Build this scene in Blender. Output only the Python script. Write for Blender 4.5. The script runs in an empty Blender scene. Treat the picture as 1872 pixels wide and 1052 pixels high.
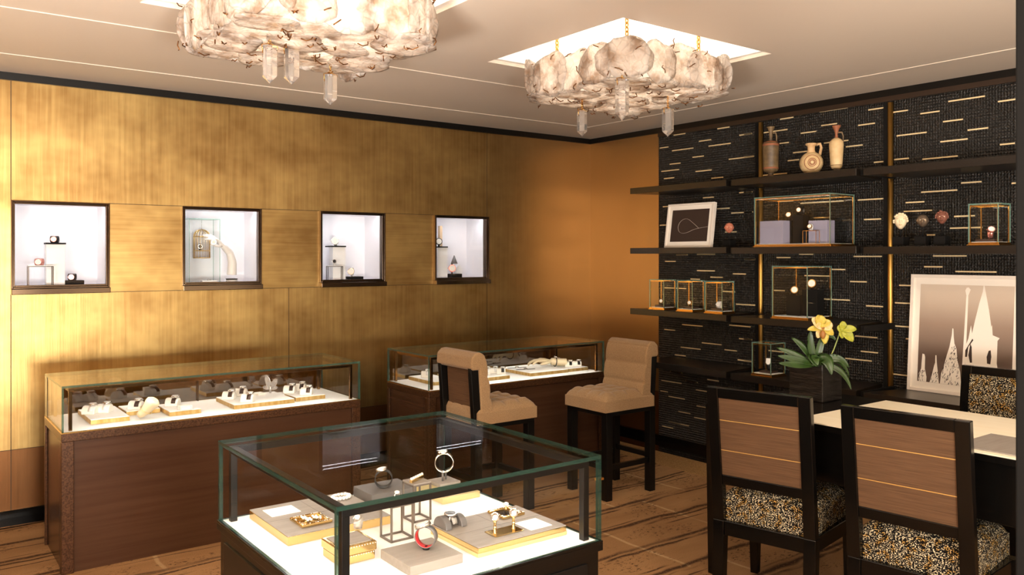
import bpy, math, random
from mathutils import Vector, Matrix
random.seed(7)
SC = bpy.context.scene
COL = SC.collection
PI = math.pi
# ---------------------------------------------------------------- camera
CAMZ, FPX, CX, HY, HEAD = 1.55, 1509.0, 936.0, 469.0, math.radians(53.02)
cam_d = bpy.data.cameras.new('camera')
cam = bpy.data.objects.new('camera', cam_d); COL.objects.link(cam)
cam.location = (0, 0, CAMZ)
cam.rotation_euler = (PI / 2, 0, HEAD - PI / 2)
cam_d.sensor_width = 36.0
cam_d.lens = 36.0 * FPX / 1872.0
cam_d.shift_y = -(526.0 - HY) / 1872.0
cam_d.clip_start = 0.05
SC.camera = cam
SC.view_settings.view_transform = 'Standard'
SC.view_settings.look = 'None'
SC.view_settings.gamma = 1.0
SC.view_settings.use_curve_mapping = False
SC.view_settings.exposure = 0.0
SC.cycles.use_denoising = True
SC.cycles.max_bounces = 10
SC.cycles.transparent_max_bounces = 32
SC.cycles.sample_clamp_indirect = 6.0
SC.cycles.caustics_reflective = False
SC.cycles.caustics_refractive = False
# ---------------------------------------------------------------- world
W = bpy.data.worlds.new('world'); SC.world = W; W.use_nodes = True
W.node_tree.nodes['Background'].inputs[0].default_value = (1.0, 0.8, 0.6, 1)
W.node_tree.nodes['Background'].inputs[1].default_value = 0.02
# ---------------------------------------------------------------- fill and accent lights added around the camera
def spot(name, loc, target, power, ang=60, blend=0.6, col=(1, .82, .62), r=0.05):
    d = bpy.data.lights.new(name, 'SPOT'); o = bpy.data.objects.new(name, d); COL.objects.link(o)
    d.energy = power; d.spot_size = math.radians(ang); d.spot_blend = blend; d.color = col; d.shadow_soft_size = r
    o.location = loc
    o.rotation_euler = (Vector(target) - Vector(loc)).to_track_quat('-Z', 'Y').to_euler()
    return o
def area(name, loc, target, power, sx, sy, col=(1, .85, .68)):
    d = bpy.data.lights.new(name, 'AREA'); o = bpy.data.objects.new(name, d); COL.objects.link(o)
    d.shape = 'RECTANGLE'; d.size = sx; d.size_y = sy; d.energy = power; d.color = col
    o.location = loc
    o.rotation_euler = (Vector(target) - Vector(loc)).to_track_quat('-Z', 'Y').to_euler()
    return o
WARM = (1, .86, .68)
area('wall_band_fill', (2.8, -2.85, 0.85), (2.8, 5.6, 0.85), 52, 4.2, 0.35, (1, .90, .70))  # unseen low light added to draw a bright band on the gold wall
# unseen fill lamps and accent spots added on the near side of the room
area('overhead_fill', (-0.6, -0.9, 2.60), (-0.6, -0.9, 0), 60, 1.6, 1.6, (1, .90, .78))  # broad fill added overhead to raise the general light
area('ceiling_fill', (-1.3, 0.6, 0.9), (-1.1, 0.9, 2.6), 400, 0.9, 0.9, (1, .93, .85))  # upward fills added to brighten the ceiling
area('ceiling_fill', (0.4, -1.6, 0.9), (0.6, -0.4, 2.6), 320, 0.9, 0.9, (1, .93, .85))
spot('accent_spot', (2.30, 0.90, 2.60), (3.85, 3.95, 0.5), 60, 24, 0.35, WARM)
spot('accent_spot', (1.70, 1.20, 2.60), (2.95, 4.15, 0.6), 45, 26, 0.4, WARM)
spot('accent_spot', (2.55, 0.60, 2.60), (3.2, 1.9, 0.6), 38, 50, 0.6, WARM)
spot('accent_spot', (3.10, 0.30, 2.60), (3.7, 1.7, 0.83), 75, 40, 0.6, WARM)
spot('accent_spot', (3.00, 0.50, 2.60), (5.19, 3.3, 1.9), 80, 55, 0.8, WARM)
spot('accent_spot', (3.30, 0.30, 2.60), (5.19, 2.2, 1.4), 60, 60, 0.8, WARM)
spot('accent_spot', (0.90, 0.90, 2.60), (1.3, 2.4, 0.7), 40, 40, 0.5, (1, .88, .74))
spot('accent_spot', (1.50, 0.90, 2.60), (5.19, 5.25, 1.65), 130, 20, 0.7, (1, .90, .74))
spot('accent_spot', (0.60, 1.30, 2.60), (2.1, 5.6, 2.0), 40, 55, 0.9, WARM)
# ---------------------------------------------------------------- photo geometry -> room points
ch, sh = math.cos(HEAD), math.sin(HEAD)
def ray(px):
    k = (px - CX) / FPX
    return (ch + k * sh, sh - k * ch)
def at_z(px, py, z):
    t = FPX * (CAMZ - z) / (py - HY); r = ray(px)
    return Vector((r[0] * t, r[1] * t, z))
def at_x(px, py, X):
    r = ray(px); t = X / r[0]
    return Vector((X, r[1] * t, CAMZ - (py - HY) * t / FPX))
def at_y(px, py, Y):
    r = ray(px); t = Y / r[1]
    return Vector((r[0] * t, Y, CAMZ - (py - HY) * t / FPX))
# ---------------------------------------------------------------- materials
def lin(c):
    c = c / 255.0
    return c / 12.92 if c <= 0.04045 else ((c + 0.055) / 1.055) ** 2.4
def C(r, g, b): return (lin(r), lin(g), lin(b), 1)
def newmat(name):
    m = bpy.data.materials.new(name); m.use_nodes = True
    nt = m.node_tree; nt.nodes.clear()
    out = nt.nodes.new('ShaderNodeOutputMaterial')
    return m, nt, out
def N(nt, typ, **kw):
    n = nt.nodes.new(typ)
    for k, v in kw.items():
        if k.startswith('i_'):
            key = k[2:]
            key = int(key) if key.isdigit() else key.replace('_', ' ')
            n.inputs[key].default_value = v
        else:
            setattr(n, k, v)
    return n
def L(nt, a, ao, b, bi): nt.links.new(a.outputs[ao], b.inputs[bi])
def pbr(name, col, rough=0.5, metal=0.0, spec=0.5, coat=0.0, emit=None, estr=0.0, noise=None, bump=None, sheen=0, aniso=0, trans=0):
    """noise=(scale xyz, colour2, amount) and bump=(scale xyz, strength, distance)"""
    m, nt, out = newmat(name)
    b = N(nt, 'ShaderNodeBsdfPrincipled')
    b.inputs['Base Color'].default_value = col; b.inputs['Roughness'].default_value = rough
    b.inputs['Metallic'].default_value = metal; b.inputs['Specular IOR Level'].default_value = spec
    b.inputs['Coat Weight'].default_value = coat; b.inputs['Coat Roughness'].default_value = 0.06
    b.inputs['Sheen Weight'].default_value = sheen
    b.inputs['Anisotropic'].default_value = aniso
    b.inputs['Transmission Weight'].default_value = trans
    if emit: b.inputs['Emission Color'].default_value = emit; b.inputs['Emission Strength'].default_value = estr
    if noise or bump: g = N(nt, 'ShaderNodeNewGeometry')
    if noise:
        mp = N(nt, 'ShaderNodeVectorMath', operation='MULTIPLY'); mp.inputs[1].default_value = noise[0]
        L(nt, g, 'Position', mp, 0)
        nz = N(nt, 'ShaderNodeTexNoise', i_Scale=1.0, i_Detail=4.0); L(nt, mp, 0, nz, 'Vector')
        rp = N(nt, 'ShaderNodeValToRGB'); rp.color_ramp.elements[0].position = 0.5 - noise[2] / 2; rp.color_ramp.elements[1].position = 0.5 + noise[2] / 2
        rp.color_ramp.elements[0].color = col; rp.color_ramp.elements[1].color = noise[1]
        L(nt, nz, 'Fac', rp, 'Fac'); L(nt, rp, 'Color', b, 'Base Color')
    if bump:
        mp2 = N(nt, 'ShaderNodeVectorMath', operation='MULTIPLY'); mp2.inputs[1].default_value = bump[0]
        L(nt, g, 'Position', mp2, 0)
        nz2 = N(nt, 'ShaderNodeTexNoise', i_Scale=1.0, i_Detail=3.0); L(nt, mp2, 0, nz2, 'Vector')
        bp = N(nt, 'ShaderNodeBump', i_Strength=bump[1], i_Distance=bump[2]); L(nt, nz2, 'Fac', bp, 'Height'); L(nt, bp, 'Normal', b, 'Normal')
    L(nt, b, 0, out, 0)
    return m
def glass_mat(name, tint=(0.985, 0.992, 0.988, 1), rough=0.0, f0=0.03, fg=0.85):
    m, nt, out = newmat(name)
    tr = N(nt, 'ShaderNodeBsdfTransparent'); tr.inputs[0].default_value = tint
    gl = N(nt, 'ShaderNodeBsdfGlossy'); gl.inputs['Roughness'].default_value = rough
    lw = N(nt, 'ShaderNodeLayerWeight', i_Blend=0.5); pw_ = N(nt, 'ShaderNodeMath', operation='POWER'); pw_.inputs[1].default_value = 5.0; L(nt, lw, 'Facing', pw_, 0)
    fr = N(nt, 'ShaderNodeMath', operation='MULTIPLY_ADD'); fr.inputs[1].default_value = fg; fr.inputs[2].default_value = f0; L(nt, pw_, 0, fr, 0)
    mx = N(nt, 'ShaderNodeMixShader')
    L(nt, fr, 0, mx, 0); L(nt, tr, 0, mx, 1); L(nt, gl, 0, mx, 2); L(nt, mx, 0, out, 0)
    return m
def mix_edge(name, col, a=0.35):
    m, nt, out = newmat(name)
    tr = N(nt, 'ShaderNodeBsdfTransparent'); tr.inputs[0].default_value = (0.6, 0.82, 0.74, 1)
    p = N(nt, 'ShaderNodeBsdfPrincipled'); p.inputs['Base Color'].default_value = col; p.inputs['Roughness'].default_value = 0.12
    mx = N(nt, 'ShaderNodeMixShader'); mx.inputs[0].default_value = 1 - a
    L(nt, tr, 0, mx, 1); L(nt, p, 0, mx, 2); L(nt, mx, 0, out, 0)
    return m
M = {}
def gold_wall_mat(name, base, dark, lower, copper, rough=0.40):
    """brushed gold leaf: vertical drag marks, soft square leaf marks; the panel band between the niches is dragged sideways; below the low seam the colour is plain copper"""
    m, nt, out = newmat(name)
    g = N(nt, 'ShaderNodeNewGeometry'); sx = N(nt, 'ShaderNodeSeparateXYZ'); L(nt, g, 'Position', sx, 0)
    def noise(scale, detail=5.0, rough_=0.6):
        mp = N(nt, 'ShaderNodeVectorMath', operation='MULTIPLY'); mp.inputs[1].default_value = scale
        L(nt, g, 'Position', mp, 0)
        n = N(nt, 'ShaderNodeTexNoise', i_Scale=1.0, i_Detail=detail, i_Roughness=rough_); L(nt, mp, 0, n, 'Vector'); return n
    def math_(op, a, bv, clamp=False):
        n = N(nt, 'ShaderNodeMath', operation=op, use_clamp=clamp)
        for i, q in enumerate((a, bv)):
            if isinstance(q, (int, float)): n.inputs[i].default_value = q
            else: nt.links.new(q, n.inputs[i])
        return n.outputs[0]
    v = noise((55, 55, 1.6)); h = noise((1.6, 1.6, 55)); blot = noise((2.2, 2.2, 3.0), 3)
    leaf = noise((9, 9, 9), 2)
    inz = math_('MULTIPLY', math_('GREATER_THAN', sx.outputs['Z'], 1.325), math_('LESS_THAN', sx.outputs['Z'], 1.88))
    inx = math_('MULTIPLY', math_('GREATER_THAN', sx.outputs['X'], 0.57), math_('LESS_THAN', sx.outputs['X'], 4.0))
    band = math_('MULTIPLY', inz, inx)
    mixs = N(nt, 'ShaderNodeMix', data_type='FLOAT'); nt.links.new(band, mixs.inputs['Factor']); L(nt, v, 'Fac', mixs, 'A'); L(nt, h, 'Fac', mixs, 'B')
    s = math_('ADD', math_('MULTIPLY', mixs.outputs[0], 0.28), math_('ADD', math_('MULTIPLY', blot.outputs['Fac'], 0.60), math_('MULTIPLY', leaf.outputs['Fac'], 0.12)))
    rp = N(nt, 'ShaderNodeValToRGB'); e = rp.color_ramp.elements
    e[0].position = 0.36; e[0].color = dark; e[1].position = 0.62; e[1].color = base
    nt.links.new(s, rp.inputs['Fac'])
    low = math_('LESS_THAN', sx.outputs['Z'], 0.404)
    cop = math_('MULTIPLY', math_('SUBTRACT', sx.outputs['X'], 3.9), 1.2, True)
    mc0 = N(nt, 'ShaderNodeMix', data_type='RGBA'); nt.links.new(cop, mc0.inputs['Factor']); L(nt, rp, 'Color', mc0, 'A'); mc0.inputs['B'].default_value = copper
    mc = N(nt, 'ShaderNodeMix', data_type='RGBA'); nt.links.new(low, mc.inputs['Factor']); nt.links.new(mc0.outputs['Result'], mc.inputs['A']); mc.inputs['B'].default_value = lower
    b = N(nt, 'ShaderNodeBsdfPrincipled', i_Metallic=0.92, i_Roughness=rough)
    rr = math_('ADD', math_('MULTIPLY', mixs.outputs[0], 0.14), rough - 0.05); nt.links.new(rr, b.inputs['Roughness'])
    nt.links.new(mc.outputs['Result'], b.inputs['Base Color'])
    bp = N(nt, 'ShaderNodeBump', i_Strength=0.16, i_Distance=0.01)
    nt.links.new(s, bp.inputs['Height']); L(nt, bp, 'Normal', b, 'Normal'); L(nt, b, 0, out, 0)
    return m
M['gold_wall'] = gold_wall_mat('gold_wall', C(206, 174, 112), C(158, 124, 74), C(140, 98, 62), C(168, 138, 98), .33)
M['seam'] = pbr('seam', C(70, 48, 22), 0.6)
M['black_gloss'] = pbr('black_gloss', C(9, 8, 7), 0.20, spec=0.35)
M['black_satin'] = pbr('black_satin', C(10, 9, 8), 0.34, spec=0.35)
M['black_wood'] = pbr('black_wood', C(20, 17, 14), 0.30, spec=0.5, noise=((4, 90, 90), C(32, 26, 21), 0.3))
M['black_matte'] = pbr('black_matte', C(14, 12, 11), 0.7, spec=0.2)
M['ceiling'] = pbr('ceiling', C(226, 212, 196), 0.45, spec=0.35)
M['white_paint'] = pbr('white_paint', C(244, 240, 234), 0.6)
M['plaster'] = pbr('plaster', C(170, 140, 105), 0.8)
M['sand'] = pbr('sand', C(176, 138, 90), 0.95, spec=0.1, noise=((160, 160, 160), C(128, 94, 56), 0.35), bump=((300, 300, 300), 0.5, 0.004))
M['bronze_wood'] = pbr('bronze_wood', C(84, 58, 41), 0.26, metal=0.25, spec=0.5, noise=((1.5, 1.5, 40), C(70, 45, 30), 0.5))
M['bronze_trim'] = pbr('bronze_trim', C(98, 68, 46), 0.30, metal=0.5, noise=((120, 120, 120), C(60, 38, 24), 0.3))
M['brass'] = pbr('brass', C(222, 172, 96), 0.22, metal=1.0)
M['gold_leaf'] = pbr('gold_leaf', C(232, 204, 142), 0.32, metal=0.9, noise=((50, 50, 8), C(206, 160, 84), 0.4))
M['gold_pale'] = pbr('gold_pale', C(242, 222, 164), 0.30, metal=0.75)
M['bronze_dark'] = pbr('bronze_dark', C(84, 68, 54), 0.18, metal=1.0)
M['steel'] = pbr('steel', C(225, 222, 218), 0.16, metal=1.0)
M['grey_stone'] = pbr('grey_stone', C(146, 138, 130), 0.45, noise=((8, 60, 60), C(130, 122, 114), 0.5))
M['lilac'] = pbr('lilac', C(150, 146, 168), 0.5)
M['deck_white'] = pbr('deck_white', C(246, 244, 240), 0.5)
M['niche_white'] = pbr('niche_white', C(238, 237, 243), 0.6)
M['acrylic'] = pbr('acrylic', C(248, 247, 248), 0.25)
M['cream'] = pbr('cream', C(247, 238, 216), 0.42, noise=((30, 3, 3), C(240, 228, 200), 0.5))
M['pillow'] = pbr('pillow', C(245, 240, 230), 0.75)
M['skin_cream'] = pbr('skin_cream', C(232, 214, 178), 0.6)
M['strap_black'] = pbr('strap_black', C(22, 20, 20), 0.45)
M['strap_brown'] = pbr('strap_brown', C(60, 42, 34), 0.45)
M['strap_pink'] = pbr('strap_pink', C(214, 150, 140), 0.5)
M['strap_white'] = pbr('strap_white', C(236, 234, 232), 0.4)
M['strap_red'] = pbr('strap_red', C(196, 30, 36), 0.4)
M['strap_grey'] = pbr('strap_grey', C(92, 88, 86), 0.4)
M['dial_white'] = pbr('dial_white', C(240, 238, 232), 0.3)
M['dial_dark'] = pbr('dial_dark', C(40, 38, 42), 0.2)
M['fabric'] = pbr('fabric', C(168, 138, 102), 0.9, spec=0.15, sheen=0.2, noise=((220, 220, 220), C(138, 110, 78), 0.4), bump=((350, 350, 350), 0.35, 0.003))
M['fabric_rib'] = pbr('fabric_rib', C(98, 72, 50), 0.85, spec=0.2, noise=((6, 6, 300), C(78, 56, 38), 0.4), bump=((6, 6, 300), 0.4, 0.003))
M['gold_thread'] = pbr('gold_thread', C(214, 170, 96), 0.4, metal=0.6)
M['clay_dark'] = pbr('clay_dark', C(70, 56, 42), 0.5, noise=((14, 14, 20), C(128, 104, 70), 0.35))
M['clay_red'] = pbr('clay_red', C(150, 92, 62), 0.6)
M['clay_cream'] = pbr('clay_cream', C(226, 198, 150), 0.6, noise=((20, 20, 30), C(204, 170, 120), 0.5))
M['clay_tan'] = pbr('clay_tan', C(222, 188, 140), 0.6, noise=((22, 22, 22), C(190, 148, 100), 0.5))
M['ivory'] = pbr('ivory', C(238, 220, 186), 0.5)
M['terracotta'] = pbr('terracotta', C(196, 118, 92), 0.55)
M['pewter'] = pbr('pewter', C(128, 110, 92), 0.35, metal=0.6)
M['maroon'] = pbr('maroon', C(132, 84, 70), 0.35, metal=0.2)
M['ink'] = pbr('ink', C(28, 20, 18), 0.4)
M['print_dark'] = pbr('print_dark', C(52, 38, 32), 0.6)
M['frame_white'] = pbr('frame_white', C(238, 228, 216), 0.5)
M['mat_board'] = pbr('mat_board', C(246, 238, 226), 0.7)
M['leaf'] = pbr('leaf', C(50, 76, 26), 0.38, noise=((30, 30, 12), C(26, 46, 16), 0.5))
M['stem'] = pbr('stem', C(120, 132, 70), 0.5)
M['petal_yellow'] = pbr('petal_yellow', C(186, 170, 78), 0.55, noise=((60, 60, 60), C(166, 140, 40), 0.5))
M['petal_green'] = pbr('petal_green', C(164, 160, 52), 0.55, noise=((60, 60, 60), C(120, 128, 30), 0.5))
M['petal_white'] = pbr('petal_white', C(216, 200, 160), 0.55, noise=((50, 50, 50), C(190, 156, 84), 0.4))
M['petal_brown'] = pbr('petal_brown', C(140, 92, 34), 0.55)
M['soil'] = pbr('soil', C(70, 46, 30), 0.9)
M['beige_cork'] = pbr('beige_cork', C(210, 180, 146), 0.7)
M['pink_gold'] = pbr('pink_gold', C(226, 150, 140), 0.25, metal=0.8)
M['crystal'] = pbr('crystal', C(250, 246, 242), 0.03, trans=0.85, spec=0.6)
M['led'] = pbr('led', C(255, 255, 255), 0.5, emit=(1, .93, .82, 1), estr=45)
M['led_cool'] = pbr('led_cool', C(255, 255, 255), 0.5, emit=(.96, .96, 1, 1), estr=10)
M['led_soft'] = pbr('led_soft', C(255, 255, 255), 0.5, emit=(1, .84, .62, 1), estr=6)
M['bulb'] = pbr('bulb', C(255, 255, 255), 0.5, emit=(1, .90, .78, 1), estr=60)
M['glass'] = glass_mat('glass')
M['glass_clear'] = glass_mat('glass_clear', (0.99, 0.995, 0.99, 1), 0, .015, .5)
M['glass_ar'] = glass_mat('glass_ar', (0.98, 0.985, 0.98, 1), 0, .010, .10)
M['glass_bronze'] = glass_mat('glass_bronze', (.62, .47, .30, 1), 0, .22, .6)
M['glass_pale_edge'] = mix_edge('glass_pale_edge', C(150, 190, 176), 0.55)
M['glass_edge'] = mix_edge('glass_edge', C(64, 92, 82))
M['glass_dark_edge'] = mix_edge('glass_dark_edge', C(30, 52, 45), 0.25)
def woven_mat():
    """black woven cords, glints painted in as greyer raised cords"""
    m, nt, out = newmat('woven_black')
    g = N(nt, 'ShaderNodeNewGeometry')
    def sc(v):
        mp = N(nt, 'ShaderNodeVectorMath', operation='MULTIPLY'); mp.inputs[1].default_value = v; L(nt, g, 'Position', mp, 0); return mp
    def wave(axis, scale, dist):
        w = N(nt, 'ShaderNodeTexWave', wave_type='BANDS', bands_direction=axis, i_Scale=scale, i_Distortion=dist, i_Detail=2.0); w.inputs['Detail Scale'].default_value = 3.0
        L(nt, g, 'Position', w, 'Vector'); return w
    wz = wave('Z', 17, .8); wy = wave('Y', 19, .9)
    pat = N(nt, 'ShaderNodeTexNoise', i_Scale=1.0, i_Detail=1.0); L(nt, sc((1, 4.5, 9)), 0, pat, 'Vector')
    rp = N(nt, 'ShaderNodeValToRGB'); rp.color_ramp.elements[0].position = 0.48; rp.color_ramp.elements[1].position = 0.54; L(nt, pat, 'Fac', rp, 'Fac')
    mul = N(nt, 'ShaderNodeMath', operation='MULTIPLY'); L(nt, wz, 'Fac', mul, 0)
    mxw = N(nt, 'ShaderNodeMix', data_type='FLOAT'); L(nt, rp, 'Color', mxw, 'Factor'); hf = N(nt, 'ShaderNodeMath', operation='MULTIPLY_ADD'); L(nt, wy, 'Fac', hf, 0); hf.inputs[1].default_value = .55; hf.inputs[2].default_value = .45
    L(nt, hf, 0, mxw, 'A'); L(nt, wy, 'Fac', mxw, 'B')
    L(nt, mxw, 0, mul, 1)
    fine = N(nt, 'ShaderNodeTexNoise', i_Scale=1.0, i_Detail=3.0); L(nt, sc((90, 90, 140)), 0, fine, 'Vector')
    ad = N(nt, 'ShaderNodeMath', operation='MULTIPLY_ADD'); L(nt, fine, 'Fac', ad, 0); ad.inputs[1].default_value = 0.9; L(nt, mul, 0, ad, 2)
    b = N(nt, 'ShaderNodeBsdfPrincipled', i_Roughness=0.30); b.inputs['Specular IOR Level'].default_value = 0.75
    cr = N(nt, 'ShaderNodeValToRGB'); cr.color_ramp.elements[0].position = 0.4; cr.color_ramp.elements[1].position = 1.3
    cr.color_ramp.elements[0].color = C(10, 9, 9); cr.color_ramp.elements[1].position = 1.0; cr.color_ramp.elements[1].color = C(52, 49, 47)
    L(nt, ad, 0, cr, 'Fac'); L(nt, cr, 'Color', b, 'Base Color')
    bp = N(nt, 'ShaderNodeBump', i_Strength=1.0, i_Distance=0.012); L(nt, ad, 0, bp, 'Height'); L(nt, bp, 'Normal', b, 'Normal'); L(nt, b, 0, out, 0)
    return m
M['woven'] = woven_mat()
def tweed_mat():
    m, nt, out = newmat('tweed')
    tc = N(nt, 'ShaderNodeTexCoord')
    mp = N(nt, 'ShaderNodeVectorMath', operation='MULTIPLY'); mp.inputs[1].default_value = (165, 165, 310); L(nt, tc, 'Object', mp, 0)
    n1 = N(nt, 'ShaderNodeTexNoise', i_Scale=1.0, i_Detail=1.5); L(nt, mp, 0, n1, 'Vector')
    n2 = N(nt, 'ShaderNodeTexNoise', i_Scale=40.0, i_Detail=1.0); L(nt, tc, 'Object', n2, 'Vector')
    rp = N(nt, 'ShaderNodeValToRGB'); e = rp.color_ramp.elements
    rp.color_ramp.interpolation = 'CONSTANT'
    e[0].position = 0.0; e[0].color = C(16, 14, 14); e[1].position = 0.57; e[1].color = C(214, 200, 168)
    L(nt, n1, 'Fac', rp, 'Fac')
    r2 = N(nt, 'ShaderNodeValToRGB'); r2.color_ramp.elements[0].position = 0.50; r2.color_ramp.elements[1].position = 0.62
    r2.color_ramp.elements[0].color = (1, 1, 1, 1); r2.color_ramp.elements[1].color = C(236, 200, 130); L(nt, n2, 'Fac', r2, 'Fac')
    mx = N(nt, 'ShaderNodeMix', data_type='RGBA', blend_type='MULTIPLY'); mx.inputs['Factor'].default_value = 1.0; L(nt, rp, 'Color', mx, 'A'); L(nt, r2, 'Color', mx, 'B')
    b = N(nt, 'ShaderNodeBsdfPrincipled', i_Roughness=0.9); b.inputs['Specular IOR Level'].default_value = 0.15
    nt.links.new(mx.outputs['Result'], b.inputs['Base Color'])
    bp = N(nt, 'ShaderNodeBump', i_Strength=0.5, i_Distance=0.004); L(nt, n1, 'Fac', bp, 'Height'); L(nt, bp, 'Normal', b, 'Normal'); L(nt, b, 0, out, 0)
    return m
M['tweed'] = tweed_mat()
def carpet_mat():
    """tan carpet drawn with broken dark plank lines along the gold wall, pale cross lines and sketchy flecks"""
    m, nt, out = newmat('carpet')
    g = N(nt, 'ShaderNodeNewGeometry')
    def sc(v):
        mp = N(nt, 'ShaderNodeVectorMath', operation='MULTIPLY'); mp.inputs[1].default_value = v; L(nt, g, 'Position', mp, 0); return mp
    def noise(v, det=3.0, ro=.6):
        n = N(nt, 'ShaderNodeTexNoise', i_Scale=1.0, i_Detail=det, i_Roughness=ro); L(nt, sc(v), 0, n, 'Vector'); return n.outputs['Fac']
    def mth(op, a, b=0.0, c=0.0, clamp=False):
        n = N(nt, 'ShaderNodeMath', operation=op, use_clamp=clamp)
        for i, q in enumerate((a, b, c)):
            if isinstance(q, (int, float)): n.inputs[i].default_value = q
            else: nt.links.new(q, n.inputs[i])
        return n.outputs[0]
    def ramp(v, p0, p1):
        n = N(nt, 'ShaderNodeMapRange'); nt.links.new(v, n.inputs[0]); n.inputs[1].default_value = p0; n.inputs[2].default_value = p1; return n.outputs[0]
    sx = N(nt, 'ShaderNodeSeparateXYZ'); L(nt, g, 'Position', sx, 0)
    wob = noise((1.6, 3, 1), 3)
    def lines(period, off, wob_a, w):
        q = mth('MULTIPLY_ADD', sx.outputs['Y'], 1 / period, off); q = mth('ADD', q, mth('MULTIPLY', wob, wob_a))
        d = mth('ABSOLUTE', mth('SUBTRACT', mth('FRACT', q), .5)); return mth('SUBTRACT', 1.0, ramp(d, w * .3, w))
    on1 = ramp(noise((1.3, 6, 1), 2), .34, .46); on2 = ramp(noise((1.9, 9, 1.7), 2), .44, .52); on3 = ramp(noise((1.1, 9, 2.7), 2), .54, .60)
    grit = ramp(noise((60, 90, 1), 4), .26, .46)
    dark = mth('MAXIMUM', mth('MULTIPLY', lines(.30, 0, .40, .080), on1), mth('MAXIMUM', mth('MULTIPLY', lines(.30, .13, .45, .05), on2), mth('MULTIPLY', lines(.15, .3, .6, .05), on3)))
    fl = mth('MULTIPLY', ramp(noise((34, 62, 1), 5, .75), .55, .59), ramp(noise((2.6, 4.2, 1), 2), .50, .57))
    dark = mth('MULTIPLY', mth('MAXIMUM', dark, fl), grit)
    qx = mth('ADD', mth('MULTIPLY_ADD', sx.outputs['X'], 1 / .62, .2), mth('ADD', mth('MULTIPLY', noise((2, 2, 1), 2), .12), mth('MULTIPLY', mth('FLOOR', mth('MULTIPLY', sx.outputs['Y'], 1 / .92)), .37)))
    pale = mth('MULTIPLY', mth('SUBTRACT', 1.0, ramp(mth('ABSOLUTE', mth('SUBTRACT', mth('FRACT', qx), .5)), .010, .022)), ramp(noise((1.2, 1.6, 3), 2), .40, .48))
    def mix(f, a, b):
        n = N(nt, 'ShaderNodeMix', data_type='RGBA')
        nt.links.new(f, n.inputs['Factor'])
        for k, q in (('A', a), ('B', b)):
            if isinstance(q, tuple): n.inputs[k].default_value = q
            else: nt.links.new(q, n.inputs[k])
        return n.outputs['Result']
    col = mix(ramp(noise((1.2, 5, 1), 3), .35, .65), C(172, 132, 90), C(152, 114, 76))
    col = mix(mth('MULTIPLY', pale, .7), col, C(204, 172, 128)); col = mix(mth('MULTIPLY', dark, .95), col, C(56, 37, 26))
    pile = noise((240, 240, 240), 3)
    col = mix(mth('MULTIPLY', ramp(pile, .62, .38), .35), col, C(96, 68, 44))
    b = N(nt, 'ShaderNodeBsdfPrincipled', i_Roughness=0.95); b.inputs['Specular IOR Level'].default_value = 0.1
    nt.links.new(col, b.inputs['Base Color'])
    bp = N(nt, 'ShaderNodeBump', i_Strength=0.4, i_Distance=0.004); nt.links.new(pile, bp.inputs['Height']); L(nt, bp, 'Normal', b, 'Normal'); L(nt, b, 0, out, 0)
    return m
M['carpet'] = carpet_mat()
def rock_mat():
    """cloudy rock crystal: white, veined, lets light through"""
    m, nt, out = newmat('rock_crystal')
    g = N(nt, 'ShaderNodeNewGeometry')
    vo = N(nt, 'ShaderNodeTexVoronoi', feature='DISTANCE_TO_EDGE', i_Scale=22.0); L(nt, g, 'Position', vo, 'Vector')
    nz = N(nt, 'ShaderNodeTexNoise', i_Scale=12.0, i_Detail=6.0, i_Roughness=0.62); L(nt, g, 'Position', nz, 'Vector')
    rp = N(nt, 'ShaderNodeValToRGB'); rp.color_ramp.elements[0].position = 0.36; rp.color_ramp.elements[1].position = 0.56
    rp.color_ramp.elements[0].color = C(186, 160, 138); rp.color_ramp.elements[1].color = C(246, 238, 230); L(nt, nz, 'Fac', rp, 'Fac')
    tl = N(nt, 'ShaderNodeBsdfTranslucent'); L(nt, rp, 'Color', tl, 0)
    df = N(nt, 'ShaderNodeBsdfDiffuse'); L(nt, rp, 'Color', df, 0)
    tp = N(nt, 'ShaderNodeBsdfTransparent'); tp.inputs[0].default_value = (.98, .95, .92, 1)
    gl = N(nt, 'ShaderNodeBsdfGlossy', i_Roughness=0.16)
    bp = N(nt, 'ShaderNodeBump', i_Strength=0.5, i_Distance=0.012); L(nt, nz, 'Fac', bp, 'Height')
    for q in (df, gl): L(nt, bp, 'Normal', q, 'Normal')
    a = N(nt, 'ShaderNodeMixShader'); a.inputs[0].default_value = 0.42; L(nt, tl, 0, a, 1); L(nt, df, 0, a, 2)
    r2 = N(nt, 'ShaderNodeMapRange'); L(nt, vo, 'Distance', r2, 0); r2.inputs[1].default_value = 0.0; r2.inputs[2].default_value = 0.12; r2.inputs[3].default_value = .50; r2.inputs[4].default_value = .06
    bm = N(nt, 'ShaderNodeMixShader'); L(nt, r2, 0, bm, 0); L(nt, a, 0, bm, 1); L(nt, tp, 0, bm, 2)
    lw = N(nt, 'ShaderNodeLayerWeight', i_Blend=0.25); L(nt, bp, 'Normal', lw, 'Normal')
    ml = N(nt, 'ShaderNodeMath', operation='MULTIPLY'); ml.inputs[1].default_value = .5; L(nt, lw, 'Fresnel', ml, 0)
    c = N(nt, 'ShaderNodeMixShader'); L(nt, ml, 0, c, 0); L(nt, bm, 0, c, 1); L(nt, gl, 0, c, 2)
    L(nt, c, 0, out, 0)
    return m
M['rock'] = rock_mat()
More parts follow.
